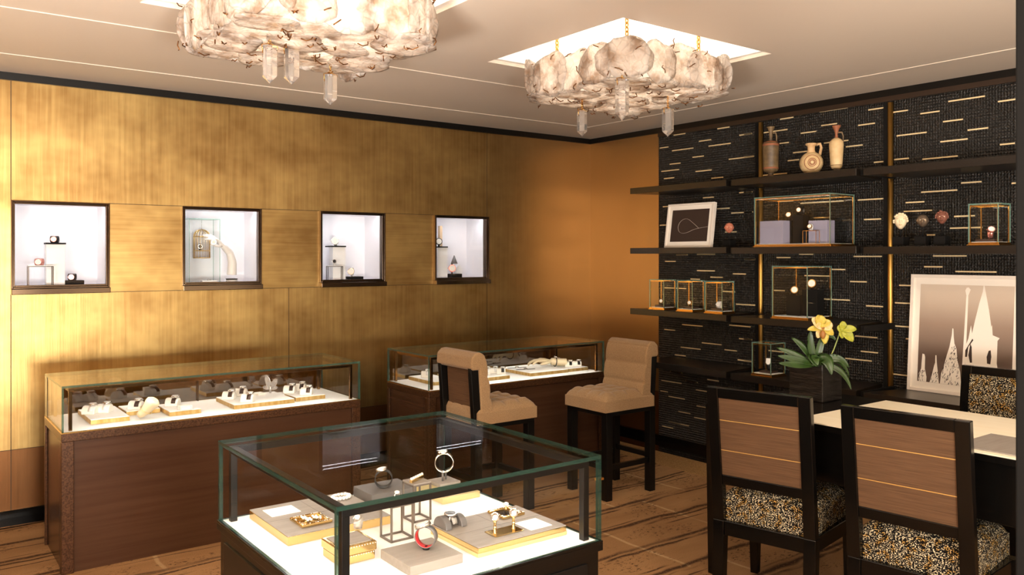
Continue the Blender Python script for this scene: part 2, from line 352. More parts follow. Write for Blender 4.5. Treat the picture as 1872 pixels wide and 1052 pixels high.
def spire_sky_mat():
    m, nt, out = newmat('print_sky')
    tc = N(nt, 'ShaderNodeTexCoord'); sx = N(nt, 'ShaderNodeSeparateXYZ'); L(nt, tc, 'Generated', sx, 0)
    rp = N(nt, 'ShaderNodeValToRGB'); e = rp.color_ramp.elements
    e[0].position = 0.25; e[0].color = C(92, 74, 64); e[1].position = 1.0; e[1].color = C(216, 200, 182)
    k = rp.color_ramp.elements.new(0.6); k.color = C(156, 134, 118)
    L(nt, sx, 'Z', rp, 'Fac')
    b = N(nt, 'ShaderNodeBsdfPrincipled', i_Roughness=0.6); L(nt, rp, 'Color', b, 'Base Color'); L(nt, b, 0, out, 0)
    return m
M['print_sky'] = spire_sky_mat()
M['inlay'] = pbr('inlay', C(244, 222, 176), 0.4, metal=0.35)
M['black_polish'] = pbr('black_polish', C(14, 12, 10), 0.06, spec=0.7)
M['led_niche'] = pbr('led_niche', C(255, 255, 255), 0.5, emit=(.95, .95, 1, 1), estr=27)
M['led_small'] = pbr('led_small', C(255, 255, 255), 0.5, emit=(1, .92, .82, 1), estr=14)
M['led_vitrine'] = pbr('led_vitrine', C(255, 255, 255), 0.5, emit=(1, .95, .88, 1), estr=40)
M['brass_brushed'] = pbr('brass_brushed', C(206, 160, 84), 0.36, metal=1.0, bump=((60, 60, 900), 0.2, 0.002))
M['bronze_brass'] = pbr('bronze_brass', C(150, 116, 78), 0.14, metal=1.0)
M['wire'] = pbr('wire', C(120, 78, 40), 0.35, metal=0.8)
M['acrylic_clear'] = pbr('acrylic_clear', C(250, 250, 250), 0.05, trans=0.8)
M['gold_mirror'] = pbr('gold_mirror', C(236, 204, 140), 0.14, metal=1.0)
M['mesh'] = pbr('mesh', C(205, 200, 192), 0.25, metal=0.9, bump=((700, 700, 700), 0.8, 0.003))
M['crystal_bead'] = pbr('crystal_bead', C(250, 246, 240), 0.06, metal=0.35, spec=0.8)
M['bronze_grey'] = pbr('bronze_grey', C(120, 110, 102), 0.35, metal=0.6)
M['ivory_white'] = pbr('ivory_white', C(240, 236, 232), 0.5)
M['bark_black'] = pbr('bark_black', C(20, 18, 17), 0.35, noise=((18, 18, 60), C(34, 30, 28), 0.15), bump=((10, 10, 60), 0.6, 0.01))

M['pillar_black'] = pbr('pillar_black', C(9, 8, 7), 0.8, spec=0.1)

M['crown_brown'] = pbr('crown_brown', C(44, 30, 20), 0.4)
# ---------------------------------------------------------------- mesh helpers
class MB:
    def __init__(s): s.v = []; s.f = []; s.m = []; s.s = []
    def add(s, vs, fs, mat=0, smooth=False):
        o = len(s.v); s.v += [tuple(p) for p in vs]
        for f in fs: s.f.append([i + o for i in f]); s.m.append(mat); s.s.append(smooth)
        return s
    def box(s, a, b, mat=0, sides=None):
        x0, y0, z0 = a; x1, y1, z1 = b
        x0, x1 = min(x0, x1), max(x0, x1); y0, y1 = min(y0, y1), max(y0, y1); z0, z1 = min(z0, z1), max(z0, z1)
        vs = [(x0, y0, z0), (x1, y0, z0), (x1, y1, z0), (x0, y1, z0), (x0, y0, z1), (x1, y0, z1), (x1, y1, z1), (x0, y1, z1)]
        return s.add(vs, [(0, 3, 2, 1), (4, 5, 6, 7), (0, 1, 5, 4), (1, 2, 6, 5), (2, 3, 7, 6), (3, 0, 4, 7)], mat)
    def obox(s, c, sz, rz=0, mat=0, tilt=0):
        m = Matrix.Translation(c) @ Matrix.Rotation(rz, 4, 'Z') @ Matrix.Rotation(tilt, 4, 'Y')
        x, y, z = sz[0] / 2, sz[1] / 2, sz[2] / 2
        vs = [m @ Vector(p) for p in [(-x, -y, -z), (x, -y, -z), (x, y, -z), (-x, y, -z), (-x, -y, z), (x, -y, z), (x, y, z), (-x, y, z)]]
        return s.add(vs, [(0, 3, 2, 1), (4, 5, 6, 7), (0, 1, 5, 4), (1, 2, 6, 5), (2, 3, 7, 6), (3, 0, 4, 7)], mat)
    def hexa(s, bottom, top, mat=0):
        return s.add(list(bottom) + list(top), [(3, 2, 1, 0), (4, 5, 6, 7), (0, 1, 5, 4), (1, 2, 6, 5), (2, 3, 7, 6), (3, 0, 4, 7)], mat)
    def bar(s, p0, p1, w, d=None, mat=0, up=(0, 0, 1)):
        """square bar from p0 to p1"""
        d = d or w; p0 = Vector(p0); p1 = Vector(p1); a = (p1 - p0).normalized(); u = Vector(up)
        if abs(a.dot(u)) > 0.95: u = Vector((1, 0, 0))
        x = a.cross(u).normalized(); y = x.cross(a).normalized()
        q = [(-w / 2, -d / 2), (w / 2, -d / 2), (w / 2, d / 2), (-w / 2, d / 2)]
        vs = [p0 + x * i + y * j for i, j in q] + [p1 + x * i + y * j for i, j in q]
        return s.add(vs, [(0, 1, 2, 3), (7, 6, 5, 4), (0, 4, 5, 1), (1, 5, 6, 2), (2, 6, 7, 3), (3, 7, 4, 0)], mat)
    def prism(s, poly, z0, z1, mat=0, smooth=False, f=lambda x, y, z: (x, y, z)):
        n = len(poly)
        vs = [f(x, y, z0) for x, y in poly] + [f(x, y, z1) for x, y in poly]
        s.add(vs, [tuple(range(n - 1, -1, -1)), tuple(range(n, 2 * n))], mat)
        o = len(s.v) - 2 * n
        for i in range(n):
            j = (i + 1) % n; s.f.append([o + i, o + j, o + n + j, o + n + i]); s.m.append(mat); s.s.append(smooth)
        return s
    def tube(s, pts, r, n=8, closed=False, mat=0, smooth=True, flat=1.0):
        pts = [Vector(p) for p in pts]; k = len(pts); rs = r if isinstance(r, (list, tuple)) else [r] * k
        vs = []; x = None
        for i, p in enumerate(pts):
            a = (pts[(i + 1) % k] - pts[i - 1]) if closed else (pts[min(i + 1, k - 1)] - pts[max(i - 1, 0)])
            a.normalize()
            if x is None:
                u = Vector((0, 0, 1)) if abs(a.z) < 0.9 else Vector((1, 0, 0)); x = a.cross(u).normalized()
            else:
                x = (x - a * x.dot(a)).normalized()
            y = a.cross(x)
            for j in range(n):
                t = 2 * PI * j / n; vs.append(p + x * math.cos(t) * rs[i] + y * math.sin(t) * rs[i] * flat)
        fs = []
        for i in range(k if closed else k - 1):
            i2 = (i + 1) % k
            for j in range(n): fs.append((i * n + j, i * n + (j + 1) % n, i2 * n + (j + 1) % n, i2 * n + j))
        s.add(vs, fs, mat, smooth)
        if not closed:
            o = len(s.v) - len(vs)
            s.f += [[o + j for j in range(n - 1, -1, -1)], [o + (k - 1) * n + j for j in range(n)]]; s.m += [mat] * 2; s.s += [False] * 2
        return s
    def cyl(s, p0, p1, r0, r1=None, n=20, mat=0, smooth=True): return s.tube([p0, p1], [r0, r0 if r1 is None else r1], n, False, mat, smooth)
    def lathe(s, prof, c, n=28, mat=0, smooth=True):
        k = len(prof); vs = []
        for r, z in prof:
            for j in range(n): t = 2 * PI * j / n; vs.append((c[0] + r * math.cos(t), c[1] + r * math.sin(t), c[2] + z))
        fs = [(i * n + j, i * n + (j + 1) % n, (i + 1) * n + (j + 1) % n, (i + 1) * n + j) for i in range(k - 1) for j in range(n)]
        s.add(vs, fs, mat, smooth); o = len(s.v) - len(vs)
        s.f += [[o + j for j in range(n - 1, -1, -1)], [o + (k - 1) * n + j for j in range(n)]]; s.m += [mat] * 2; s.s += [False] * 2
        return s
    def ell(s, c, r, n=16, m=10, mat=0, f=None, rz=0):
        vs = []; R = Matrix.Rotation(rz, 3, 'Z')
        for i in range(m + 1):
            p = PI * i / m
            for j in range(n):
                t = 2 * PI * j / n; d = Vector((math.sin(p) * math.cos(t), math.sin(p) * math.sin(t), math.cos(p)))
                q = Vector((d.x * r[0], d.y * r[1], d.z * r[2]))
                if f: q = f(d, q)
                vs.append(R @ q + Vector(c))
        fs = [(i * n + j, (i + 1) * n + j, (i + 1) * n + (j + 1) % n, i * n + (j + 1) % n) for i in range(m) for j in range(n)]
        return s.add(vs, fs, mat, True)
    def build(s, name, mats, parent=None, bevel=0, seg=2, world=True, center=True, rz=None):
        """world: verts are room coordinates (shifted by the parents' places); else local"""
        if not isinstance(mats, (list, tuple)): mats = [mats]
        vs = [Vector(p) for p in s.v]; off = Vector((0, 0, 0))
        if parent is None:
            if center:
                xs = [p.x for p in vs]; ys = [p.y for p in vs]; zs = [p.z for p in vs]
                off = Vector(((min(xs) + max(xs)) / 2, (min(ys) + max(ys)) / 2, min(zs)))
        elif world:
            q = parent
            while q: off = off + q.location; q = q.parent
        me = bpy.data.meshes.new(name); me.from_pydata([p - off for p in vs], [], s.f)
        for m_ in mats: me.materials.append(M[m_] if isinstance(m_, str) else m_)
        me.polygons.foreach_set('material_index', s.m); me.polygons.foreach_set('use_smooth', s.s); me.update()
        o = bpy.data.objects.new(name, me); COL.objects.link(o)
        if parent is None: o.location = off
        else: o.parent = parent
        if bevel:
            b = o.modifiers.new('bevel', 'BEVEL'); b.width = bevel; b.segments = seg; b.limit_method = 'ANGLE'; b.angle_limit = math.radians(40)
        return o
def tag(o, label=None, cat=None, group=None, kind=None):
    if label: o['label'] = label
    if cat: o['category'] = cat
    if group: o['group'] = group
    if kind: o['kind'] = kind
    return o
def thing(name, label, cat, loc=(0, 0, 0), rz=0, group=None):
    o = bpy.data.objects.new(name, None); COL.objects.link(o); o.empty_display_size = 0.05
    o.location = loc; o.rotation_euler = (0, 0, rz); return tag(o, label, cat, group)
def dup(root, loc, rz=None, label=None, group=None):
    def cp(o, par):
        c = o.copy(); COL.objects.link(c); c.parent = par
        for ch_ in list(o.children): cp(ch_, c)
        return c
    c = cp(root, None); c.location = loc
    if rz is not None: c.rotation_euler = (0, 0, rz)
    if label: c['label'] = label
    if group: c['group'] = group
    return c
def struct(o): o['kind'] = 'structure'; return o
WY, WX, CZ = 5.679, 5.191, 2.634
# ================================================================ the setting
NX = [0.567, 1.538, 2.507, 3.485]; NW = 0.533; NZ0, NZ1 = 1.357, 1.882
b = MB(); xa, xb, T = -2.6, WX, 0.05
b.box((xa, WY, 0), (xb, WY + T, NZ0)); b.box((xa, WY, NZ1), (xb, WY + T, CZ + .1))
xs = [xa] + [q for x in NX for q in (x, x + NW)] + [xb]
for i in range(0, len(xs), 2): b.box((xs[i], WY, NZ0), (xs[i + 1], WY + T, NZ1))
def vs_(x, z0, z1): b.box((x - .0022, WY - .0012, z0), (x + .0022, WY, z1), 1)
def hs_(z, x0, x1): b.box((x0, WY - .0012, z - .0018), (x1, WY, z + .0018), 1)
vs_(.569, .05, 2.59); vs_(2.277, .05, 1.325); vs_(4.012, .05, 1.32); vs_(4.012, 1.882, 2.59); hs_(1.883, 1.1, 1.538); hs_(1.883, 2.07, 2.507); hs_(1.883, 3.04, 3.485)
hs_(1.325, 1.1, 1.538); hs_(1.325, 2.07, 2.507); hs_(1.325, 3.04, 3.485); hs_(.404, xa, xb)
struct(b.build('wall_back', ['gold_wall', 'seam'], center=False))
b = MB().box((WX, -3.0, 0), (WX + .05, WY + T, CZ + .1)); b.box((WX - .0012, 4.813, .404), (WX, WY, .4076), 1)
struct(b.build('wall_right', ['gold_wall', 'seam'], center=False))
# woven wall covering with brass inlays behind the shelves
PX0 = 5.172
b = MB().box((PX0, -0.6, .045), (WX, 4.813, 2.575), 0)
b.box((PX0 - .012, -0.6, 2.555), (WX, 4.813, 2.588), 1)
def dashes(ox, oy, s, rows):
    for x0, y0, x1, y1 in rows:
        p = at_x(ox + x0 / s, oy + y0 / s, PX0); q = at_x(ox + x1 / s, oy + y1 / s, PX0)
        z = (p.z + q.z) / 2; w = 0.0042
        b.box((PX0 - .003, min(p.y, q.y), z - w), (PX0, max(p.y, q.y), z + w), 2)
dashes(1140, 160, 3.288, [(302,287,372,277),(565,249,637,238),(697,289,772,276),(455,322,527,316),(512,354,645,335),(219,362,270,361),(292,380,420,366),(415,420,483,413),(633,433,785,414),(278,461,343,456),(228,503,335,496),(434,505,530,497),(243,549,305,543),(528,546,600,541),(696,633,775,628),(478,664,543,660),(237,718,270,716),(563,728,638,728),(648,756,775,749),(219,829,256,828),(610,871,680,868),(318,1007,383,1007),(443,1003,550,1006),(730,1032,795,1034)])
dashes(1360, 160, 3.286, [(0,282,48,277),(0,420,60,412),(0,631,50,628),(0,752,55,748),(457,145,623,122),(748,136,840,122),(218,191,298,180),(120,271,262,254),(342,276,435,264),(465,232,560,215),(687,230,788,213),(482,335,628,318),(613,358,714,345),(296,391,388,385),(264,441,333,434),(215,337,270,331),(782,452,843,444),(105,529,260,516),(333,581,413,575),(685,677,845,668),(215,685,298,682),(340,694,600,686),(722,793,825,792)])
dashes(1600, 160, 3.287, [(188,58,298,42),(440,82,660,55),(738,87,843,70),(100,152,197,136),(272,157,388,144),(408,206,528,192),(130,290,310,271),(556,258,680,242),(392,326,556,311),(750,346,840,334),(115,434,203,426),(284,434,497,410),(517,576,640,565),(277,634,494,613),(184,693,296,687),(172,747,342,738),(475,775,600,772),(450,850,645,838),(820,576,870,574),(113,1000,212,998),(348,1015,550,1011),(312,888,360,886)])
dashes(1140, 440, 4.046, [(390,104,473,107),(544,97,677,106),(308,153,386,156),(897,136,978,140),(544,219,676,229),(810,245,905,250),(643,271,735,273),(497,286,566,286),(300,350,463,356),(730,376,825,380),(833,470,975,480),(434,620,585,637),(783,625,940,640),(303,657,382,666),(855,725,952,735),(580,757,726,772),(748,806,840,820),(424,787,570,808),(845,882,945,895),(380,845,460,855),(345,970,435,980),(460,1040,545,1050)])
dashes(1360, 440, 3.286, [(197,102,280,103),(333,81,417,83),(660,95,830,96),(5,112,70,114),(527,173,610,175),(365,211,525,214),(638,246,738,249),(180,299,246,302),(457,348,637,362),(735,390,838,400),(107,500,182,504),(668,572,802,586),(703,663,806,678),(610,705,768,728),(148,663,250,670),(0,592,48,597),(0,722,45,730)])
dashes(1600, 440, 3.287, [(145,269,245,272),(295,157,405,159),(483,186,730,190),(120,375,235,379),(110,515,230,520),(185,590,225,594),(110,805,205,812)])
dashes(1180, 640, 7.79, [(360,310,520,328),(230,435,515,480),(570,445,745,463),(882,428,1047,440),(720,568,965,610),(215,585,318,600),(330,660,560,705),(730,797,875,825),(470,875,640,912),(695,960,870,1000),(330,1025,500,1060)])
dashes(1080, 740, 6.575, [(940,205,1180,260),(860,258,990,287)])
for z0 in (0.32, 0.25, 0.18): b.box((PX0 - .003, 2.2 + z0, z0), (PX0, 2.5 + z0, z0 + .008), 2)
struct(b.build('wall_panel', ['woven', 'crown_brown', 'inlay'], center=False))
# ceiling with two square coffers
HOLES = [(0.85, 1.95, 2.70, 3.77), (2.657, 3.761, 2.69, 3.755)]
b = MB(); z0, z1 = CZ, CZ + .03
def cbox(x0, x1, y0, y1): b.box((x0, y0, z0), (x1, y1, z1))
cbox(-2.65, WX + .05, -3.05, 2.69); cbox(-2.65, WX + .05, 3.77, WY + .05)
cbox(-2.65, .85, 2.69, 3.77); cbox(1.95, 2.657, 2.69, 3.77); cbox(3.761, WX + .05, 2.69, 3.77)
cbox(.85, 1.95, 2.69, 2.70); cbox(2.657, 3.761, 3.755, 3.77)
b.box((-2.65, WY - .54, CZ - .004), (WX - .5, WY - .52, CZ), 0); b.box((WX - .52, -3, CZ - .003), (WX - .5, WY - .54, CZ), 0)
b.box((-2.65, WY - 1.50, CZ - .004), (WX - .5, WY - 1.475, CZ), 0)
struct(b.build('ceiling', ['ceiling'], center=False))
for i, (x0, x1, y0, y1) in enumerate(HOLES):
    b = MB(); t = .02; zt = CZ + .15
    for a in ((x0 - t, x0, y0 - t, y1 + t), (x1, x1 + t, y0 - t, y1 + t), (x0, x1, y0 - t, y0), (x0, x1, y1, y1 + t)): b.box((a[0], a[2], CZ + .031), (a[1], a[3], zt))
    b.box((x0 - t, y0 - t, zt), (x1 + t, y1 + t, zt + .02))
    for a in ((x0, x0 + .03, y0, y1), (x1 - .03, x1, y0, y1), (x0, x1, y0, y0 + .03), (x0, x1, y1 - .03, y1)): b.box((a[0], a[2], CZ + .018), (a[1], a[3], CZ + .028))
    struct(b.build('ceiling_coffer', 'white_paint', center=False))
struct(MB().box((-2.65, -3.05, -.05), (WX + .05, WY + .05, 0)).build('floor', 'carpet', center=False))
struct(MB().box((xa, WY - .19, 0), (WX - .32, WY, .004)).box((WX - .32, -3, 0), (WX, WY, .004)).build('floor_border', 'black_polish', center=False))
struct(MB().box((WX - .62, -3, 0), (WX - .32, WY - .19, .003)).build('floor_carpet_edge', 'sand', center=False))
struct(MB().box((xa, WY - .012, 0), (WX - .01, WY, .05)).build('baseboard_back', 'black_gloss', center=False))
struct(MB().box((WX - .03, -3, 0), (WX, WY - .012, .05)).build('baseboard_right', 'black_gloss', center=False))
struct(MB().box((xa, WY - .022, 2.588), (WX, WY, CZ)).build('trim_1', 'black_satin', center=False))
struct(MB().box((WX - .024, -3, 2.588), (WX, WY - .022, CZ)).build('trim_2', 'black_satin', center=False))
struct(MB().box((-2.65, -3, 0), (-2.6, WY + .05, CZ)).build('wall_left', 'plaster', center=False))
struct(MB().box((-2.65, -3.05, 0), (WX + .05, -3, CZ)).build('wall_front', 'plaster', center=False))
struct(MB().box((1.309, .20, 0), (1.62, .520, CZ)).build('pillar', 'pillar_black', bevel=.003))
# ---------------------------------------------------------------- lit niches in the gold wall
NL = ['lit wall niche holding three cuff watches, farthest from the corner', 'lit wall niche holding a gold birdcage and a white arm', 'lit wall niche holding three round watches on white and black blocks', 'lit wall niche holding a pink watch with a dark cone, nearest the corner']
for x, lab in zip(NX, NL):
    t = thing('wall_niche', lab, 'display niche', (x + NW / 2, WY, NZ0), group='lit niches in the gold wall')
    x1 = x + NW; y0, y1 = WY - .028, WY + .30
    b = MB(); w = .010
    b.box((x, y0, NZ0), (x + w, WY + .05, NZ1)); b.box((x1 - w, y0, NZ0), (x1, WY + .05, NZ1)); b.box((x + w, y0, NZ1 - w), (x1 - w, WY + .05, NZ1)); b.box((x + w, y0, NZ0), (x1 - w, WY + .05, NZ0 + w))
    b.build('frame', 'bronze_dark', t, bevel=.002)
    b = MB(); e = .0102; w = .0105; g0, g1 = WY - .018, WY + .02
    b.box((x + e, g0, NZ0 + e), (x + e + w, g1, NZ1 - e)); b.box((x1 - e - w, g0, NZ0 + e), (x1 - e, g1, NZ1 - e)); b.box((x + e + w, g0, NZ1 - e - w), (x1 - e - w, g1, NZ1 - e)); b.box((x + e + w, g0, NZ0 + e), (x1 - e - w, g1, NZ0 + e + w))
    b.build('inner_frame', 'bronze_dark', t, bevel=.002)
    MB().box((x, WY - .052, NZ0 - .034), (x1, WY, NZ0)).build('ledge', 'bronze_dark', t, bevel=.003)
    b = MB(); i0, i1, k0, k1 = x + .013, x1 - .013, NZ0 + .013, NZ1 - .013
    b.box((i0 - .01, WY + .05, k0 - .01), (i0, y1, k1 + .01)); b.box((i1, WY + .05, k0 - .01), (i1 + .01, y1, k1 + .01)); b.box((i0, WY + .05, k1), (i1, y1, k1 + .01)); b.box((i0, WY + .02, k0 - .01), (i1, y1, k0)); b.box((i0 - .01, y1, k0 - .01), (i1 + .01, y1 + .01, k1 + .01))
    b.build('lining', 'niche_white', t)
    MB().box((i0 + .03, WY + .022, NZ1 - .0185), (i1 - .03, WY + .048, NZ1 - .0135)).build('light_strip', 'led_niche', t)
    MB().box((x + .03, WY - .002, NZ0 + .03), (x1 - .03, WY + .003, NZ1 - .03)).build('pane', 'glass', t)
# ---------------------------------------------------------------- shelves and brass rods on the woven wall
SZ = [2.0995, 1.617, 1.130, 0.7235]
SY = [(4.75, 3.792), (3.747, 2.797), (2.75, 1.70)]
SL = [['under bare wall, above the rope picture', 'carrying three clay vessels', 'bare, highest at the pillar end'],
      ['carrying the small rope picture and a red face', 'carrying the long glass case', 'carrying three carved heads and a small case'],
      ['carrying three small glass cases', 'carrying the case with two round watches', 'hidden behind the tall spire picture'],
      ['bare, lowest at the gold wall', 'low, behind the potted orchid', 'low, carrying the tall spire picture']]
for r, z in enumerate(SZ):
    for c, (ya, yb) in enumerate(SY):
        if r == 2 and c == 2: continue
        z_ = z - .004 * c
        t = thing('wall_shelf', 'black lacquer wall shelf ' + SL[r][c], 'shelf', (4.98, (ya + yb) / 2, z_ - .046), group='black shelves on the woven wall')
        xf = 4.77
        pl = [(xf, ya), (PX0, ya - .10), (PX0, yb + .055), (xf, yb)]
        MB().prism(pl[::-1], z_ - .046, z_).build('board', 'black_wood', t, bevel=.002)
        MB().box((xf + .03, yb - .035, z_ - .044), (PX0, yb - .012, z_ - .006)).build('gap_shade', 'black_matte', t)  # dark block standing in for the shade in the gap between boards
for px, lab in ((1390, 'slim brass rod on the woven wall passing behind the clay vessel shelf'), (1627, 'thicker looking brass rod on the woven wall beside the carved heads')):
    p = at_x(px, 400, PX0 - .012); y = p.y
    t = thing('wall_rod', lab, 'rod', (PX0 - .01, y, .05), group='brass rods on the woven wall')
    pr = [(PX0 - .002 - .022 * math.sin(a), y + .018 * math.cos(a)) for a in [PI * i / 10 for i in range(11)]]
    MB().prism(pr, .05, 2.545, smooth=True).build('rod', 'brass_brushed', t)
    MB().box((PX0 - .010, y + .019, .05), (PX0, y + .045, 2.545)).build('groove', 'black_matte', t)
# ================================================================ glass cases
def panes(t, x0, y0, z0, x1, y1, z1, th=.008, edge='glass_edge', top=True, back=True, gm='glass', bm=None):
    """five panes of a case, each a part; the rims show green"""
    def pane(a, c, thin, gm=gm):
        b = MB().box(a, c)
        b.m = [1] * 6
        idx = {0: (3, 5), 1: (2, 4), 2: (0, 1)}[thin]
        for i in idx: b.m[i] = 0
        b.build('pane', [gm, edge], t)
    g = .0006
    if top: pane((x0, y0, z1 - th), (x1, y1, z1), 2)
    pane((x0, y0, z0), (x1, y0 + th, z1 - th - g), 1)
    if back: pane((x0, y1 - th, z0), (x1, y1, z1 - th - g), 1, bm or gm)
    pane((x0, y0 + th + g, z0), (x0 + th, y1 - th - g, z1 - th - g), 0); pane((x1 - th, y0 + th + g, z0), (x1, y1 - th - g, z1 - th - g), 0)
def small_case(x0, y0, z0, x1, y1, z1, label, group, base='brass', deck='deck_white', lit=1.0):
    t = thing('glass_case', label, 'glass case', ((x0 + x1) / 2, (y0 + y1) / 2, z0), group=group)
    h = .018
    MB().box((x0 - .006, y0 - .006, z0), (x1 + .006, y1 + .006, z0 + .007)).box((x0, y0, z0 + .007), (x1, y1, z0 + h)).build('base', base, t, bevel=.0015)
    MB().box((x0 + .012, y0 + .012, z0 + h), (x1 - .012, y1 - .012, z0 + h + .003)).build('deck', deck, t)
    panes(t, x0, y0, z0 + h, x1, y1, z1, .005, 'glass_pale_edge', gm='glass_clear')
    b = MB(); w = .005; e = .007
    for x, y in ((x0 + e, y0 + e), (x0 + e, y1 - e), (x1 - e, y0 + e), (x1 - e, y1 - e)): b.bar((x, y, z0 + h), (x, y, z1 - .012), w)
    for a, c in (((x0 + e, y0 + e), (x0 + e, y1 - e)), ((x1 - e, y0 + e), (x1 - e, y1 - e)), ((x0 + e, y0 + e), (x1 - e, y0 + e)), ((x0 + e, y1 - e), (x1 - e, y1 - e))): b.bar((*a, z1 - .012), (*c, z1 - .012), w)
    b.build('frame', 'brass', t)
    MB().box((x0 + .011, y0 + .012, z1 - .014), (x0 + .017, y1 - .012, z1 - .0112)).build('light_strip', 'led_small', t)
    return z0 + h + .003
# ---------------------------------------------------------------- the two long counters by the gold wall
DZ, GZ = 0.69, 0.918
def counter(x0, x1, label):
    y0, y1 = 4.51, 5.066
    t = thing('display_counter', label, 'display counter', ((x0 + x1) / 2, (y0 + y1) / 2, 0), group='long glass counters by the gold wall')
    MB().box((x0 + .012, y0 + .016, 0), (x1 - .012, y1, DZ - .045)).build('body', 'bronze_wood', t)
    b = MB(); w = .055
    b.box((x0, y0, 0), (x0 + w, y0 + .016, DZ - .045)); b.box((x1 - w, y0, 0), (x1, y0 + .016, DZ - .045)); b.box((x0, y0, DZ - .045), (x1, y1, DZ - .004)); b.box((x0, y1 - .03, 0), (x0 + .012, y1, DZ - .045)); b.box((x0, y0 + .016, 0), (x0 + .012, y0 + w, DZ - .045)); b.box((x1 - .012, y0 + .016, 0), (x1, y0 + w, DZ - .045))
    b.build('body_frame', 'bronze_trim', t, bevel=.003)
    MB().box((x0 + .01, y0 + .01, DZ - .004), (x1 - .01, y1 - .01, DZ)).build('deck', 'deck_white', t)
    b = MB(); b.box((x0, y0, DZ - .004), (x1, y0 + .01, DZ + .001)); b.box((x0, y1 - .01, DZ - .004), (x1, y1, DZ + .001)); b.box((x0, y0 + .01, DZ - .004), (x0 + .01, y1 - .01, DZ + .001)); b.box((x1 - .01, y0 + .01, DZ - .004), (x1, y1 - .01, DZ + .001))
    b.build('deck_edge', 'brass', t)
    panes(t, x0 + .002, y0 + .002, DZ + .001, x1 - .002, y1 - .002, GZ, .010, bm='glass_bronze')
    e = .045
    for x in (x0 + e, x1 - e):
        for y in (y0 + e, y1 - e): MB().bar((x, y, DZ), (x, y, GZ - .035), .016).build('post', 'bronze_brass', t, bevel=.001)
    for y in (y0 + e, y1 - e): MB().bar((x0 + e - .008, y, GZ - .027), (x1 - e + .008, y, GZ - .027), .016).build('rail', 'bronze_brass', t, bevel=.001)
    for x in (x0 + e, x1 - e): MB().bar((x, y0 + e + .008, GZ - .027), (x, y1 - e - .008, GZ - .027), .016).build('rail', 'bronze_brass', t, bevel=.001)
    MB().box((x0 + e + .01, y0 + e - .006, GZ - .0351), (x1 - e - .01, y0 + e + .006, GZ - .0345)).box((x0 + e + .01, y1 - e - .004, GZ - .0351), (x1 - e - .01, y1 - e + .004, GZ - .0345)).build('light_strip', 'led', t)
    xm = (x0 + x1) / 2
    MB().box((xm - .003, y1 - .03, DZ), (xm + .003, y1 - .014, GZ - .035)).build('door_joint', 'bronze_dark', t)
    return t
counter(.662, 2.258, 'long bronze counter under the niches with a cream bracelet cone in its glass top')
counter(2.735, 4.262, 'long bronze counter behind the two bar stools with a mannequin hand in its glass top')
# ---------------------------------------------------------------- the square vitrine in the middle
VX0, VX1, VY0, VY1, VZ = .876, 1.775, 1.885, 2.815, .663
t = thing('square_vitrine', 'square black vitrine with a thick green edged glass top in the middle', 'display case', ((VX0 + VX1) / 2, (VY0 + VY1) / 2, 0))
MB().box((VX0 + .01, VY0 + .01, 0), (VX1 - .01, VY1 - .01, VZ - .03)).build('body', 'black_gloss', t, bevel=.003)
b = MB(); b.box((VX0, VY0, VZ - .03), (VX1, VY1, VZ - .006)); 
for a in ((VX0, VX1, VY0, VY0 + .008), (VX0, VX1, VY1 - .008, VY1), (VX0, VX0 + .008, VY0 + .008, VY1 - .008), (VX1 - .008, VX1, VY0 + .008, VY1 - .008)): b.box((a[0], a[2], VZ - .006), (a[1], a[3], VZ + .001))
b.build('top_edge', 'black_gloss', t, bevel=.0015)
b = MB(); 
for a in ((VX0 + .06, VY0 + .004, .08, VX1 - .06, VY0 + .012, VZ - .06), (VX0 + .004, VY0 + .06, .08, VX0 + .012, VY1 - .06, VZ - .06)): b.box(a[:3], a[3:])
b.build('drawer_front', 'black_satin', t, bevel=.002)
MB().box((VX0 + .008, VY0 + .008, VZ - .006), (VX1 - .008, VY1 - .008, VZ)).build('deck', 'deck_white', t)
panes(t, VX0 + .004, VY0 + .004, VZ + .001, VX1 - .004, VY1 - .004, .930, .012, 'glass_dark_edge', gm='glass_ar')
e = .042; FT = .902
for x in (VX0 + e, VX1 - e):
    for y in (VY0 + e, VY1 - e): MB().bar((x, y, VZ), (x, y, FT - .011), .022).build('post', 'black_satin', t, bevel=.001)
for a, c in (((VX0 + e - .011, VY0 + e), (VX1 - e + .011, VY0 + e)), ((VX0 + e - .011, VY1 - e), (VX1 - e + .011, VY1 - e)), ((VX0 + e, VY0 + e + .011), (VX0 + e, VY1 - e - .011)), ((VX1 - e, VY0 + e + .011), (VX1 - e, VY1 - e - .011))): MB().bar((*a, FT), (*c, FT), .022).build('rail', 'black_satin', t, bevel=.001)
b = MB(); q = .006; zl, zh = FT - .01115, FT - .0105
for yy in (VY0 + e, VY1 - e): b.box((VX0 + e + .03, yy - q, zl), (VX1 - e - .03, yy + q, zh))
for xx in (VX0 + e, VX1 - e): b.box((xx - q, VY0 + e + .03, zl), (xx + q, VY1 - e - .03, zh))
b.build('light_strip', 'led_vitrine', t)
p = Vector((VX1 - .004, 2.02, .80))
MB().box((VX1 - .004, VY0 + .02, .845), (VX1 + .022, VY0 + .035, .852)).build('lock', 'brass', t)
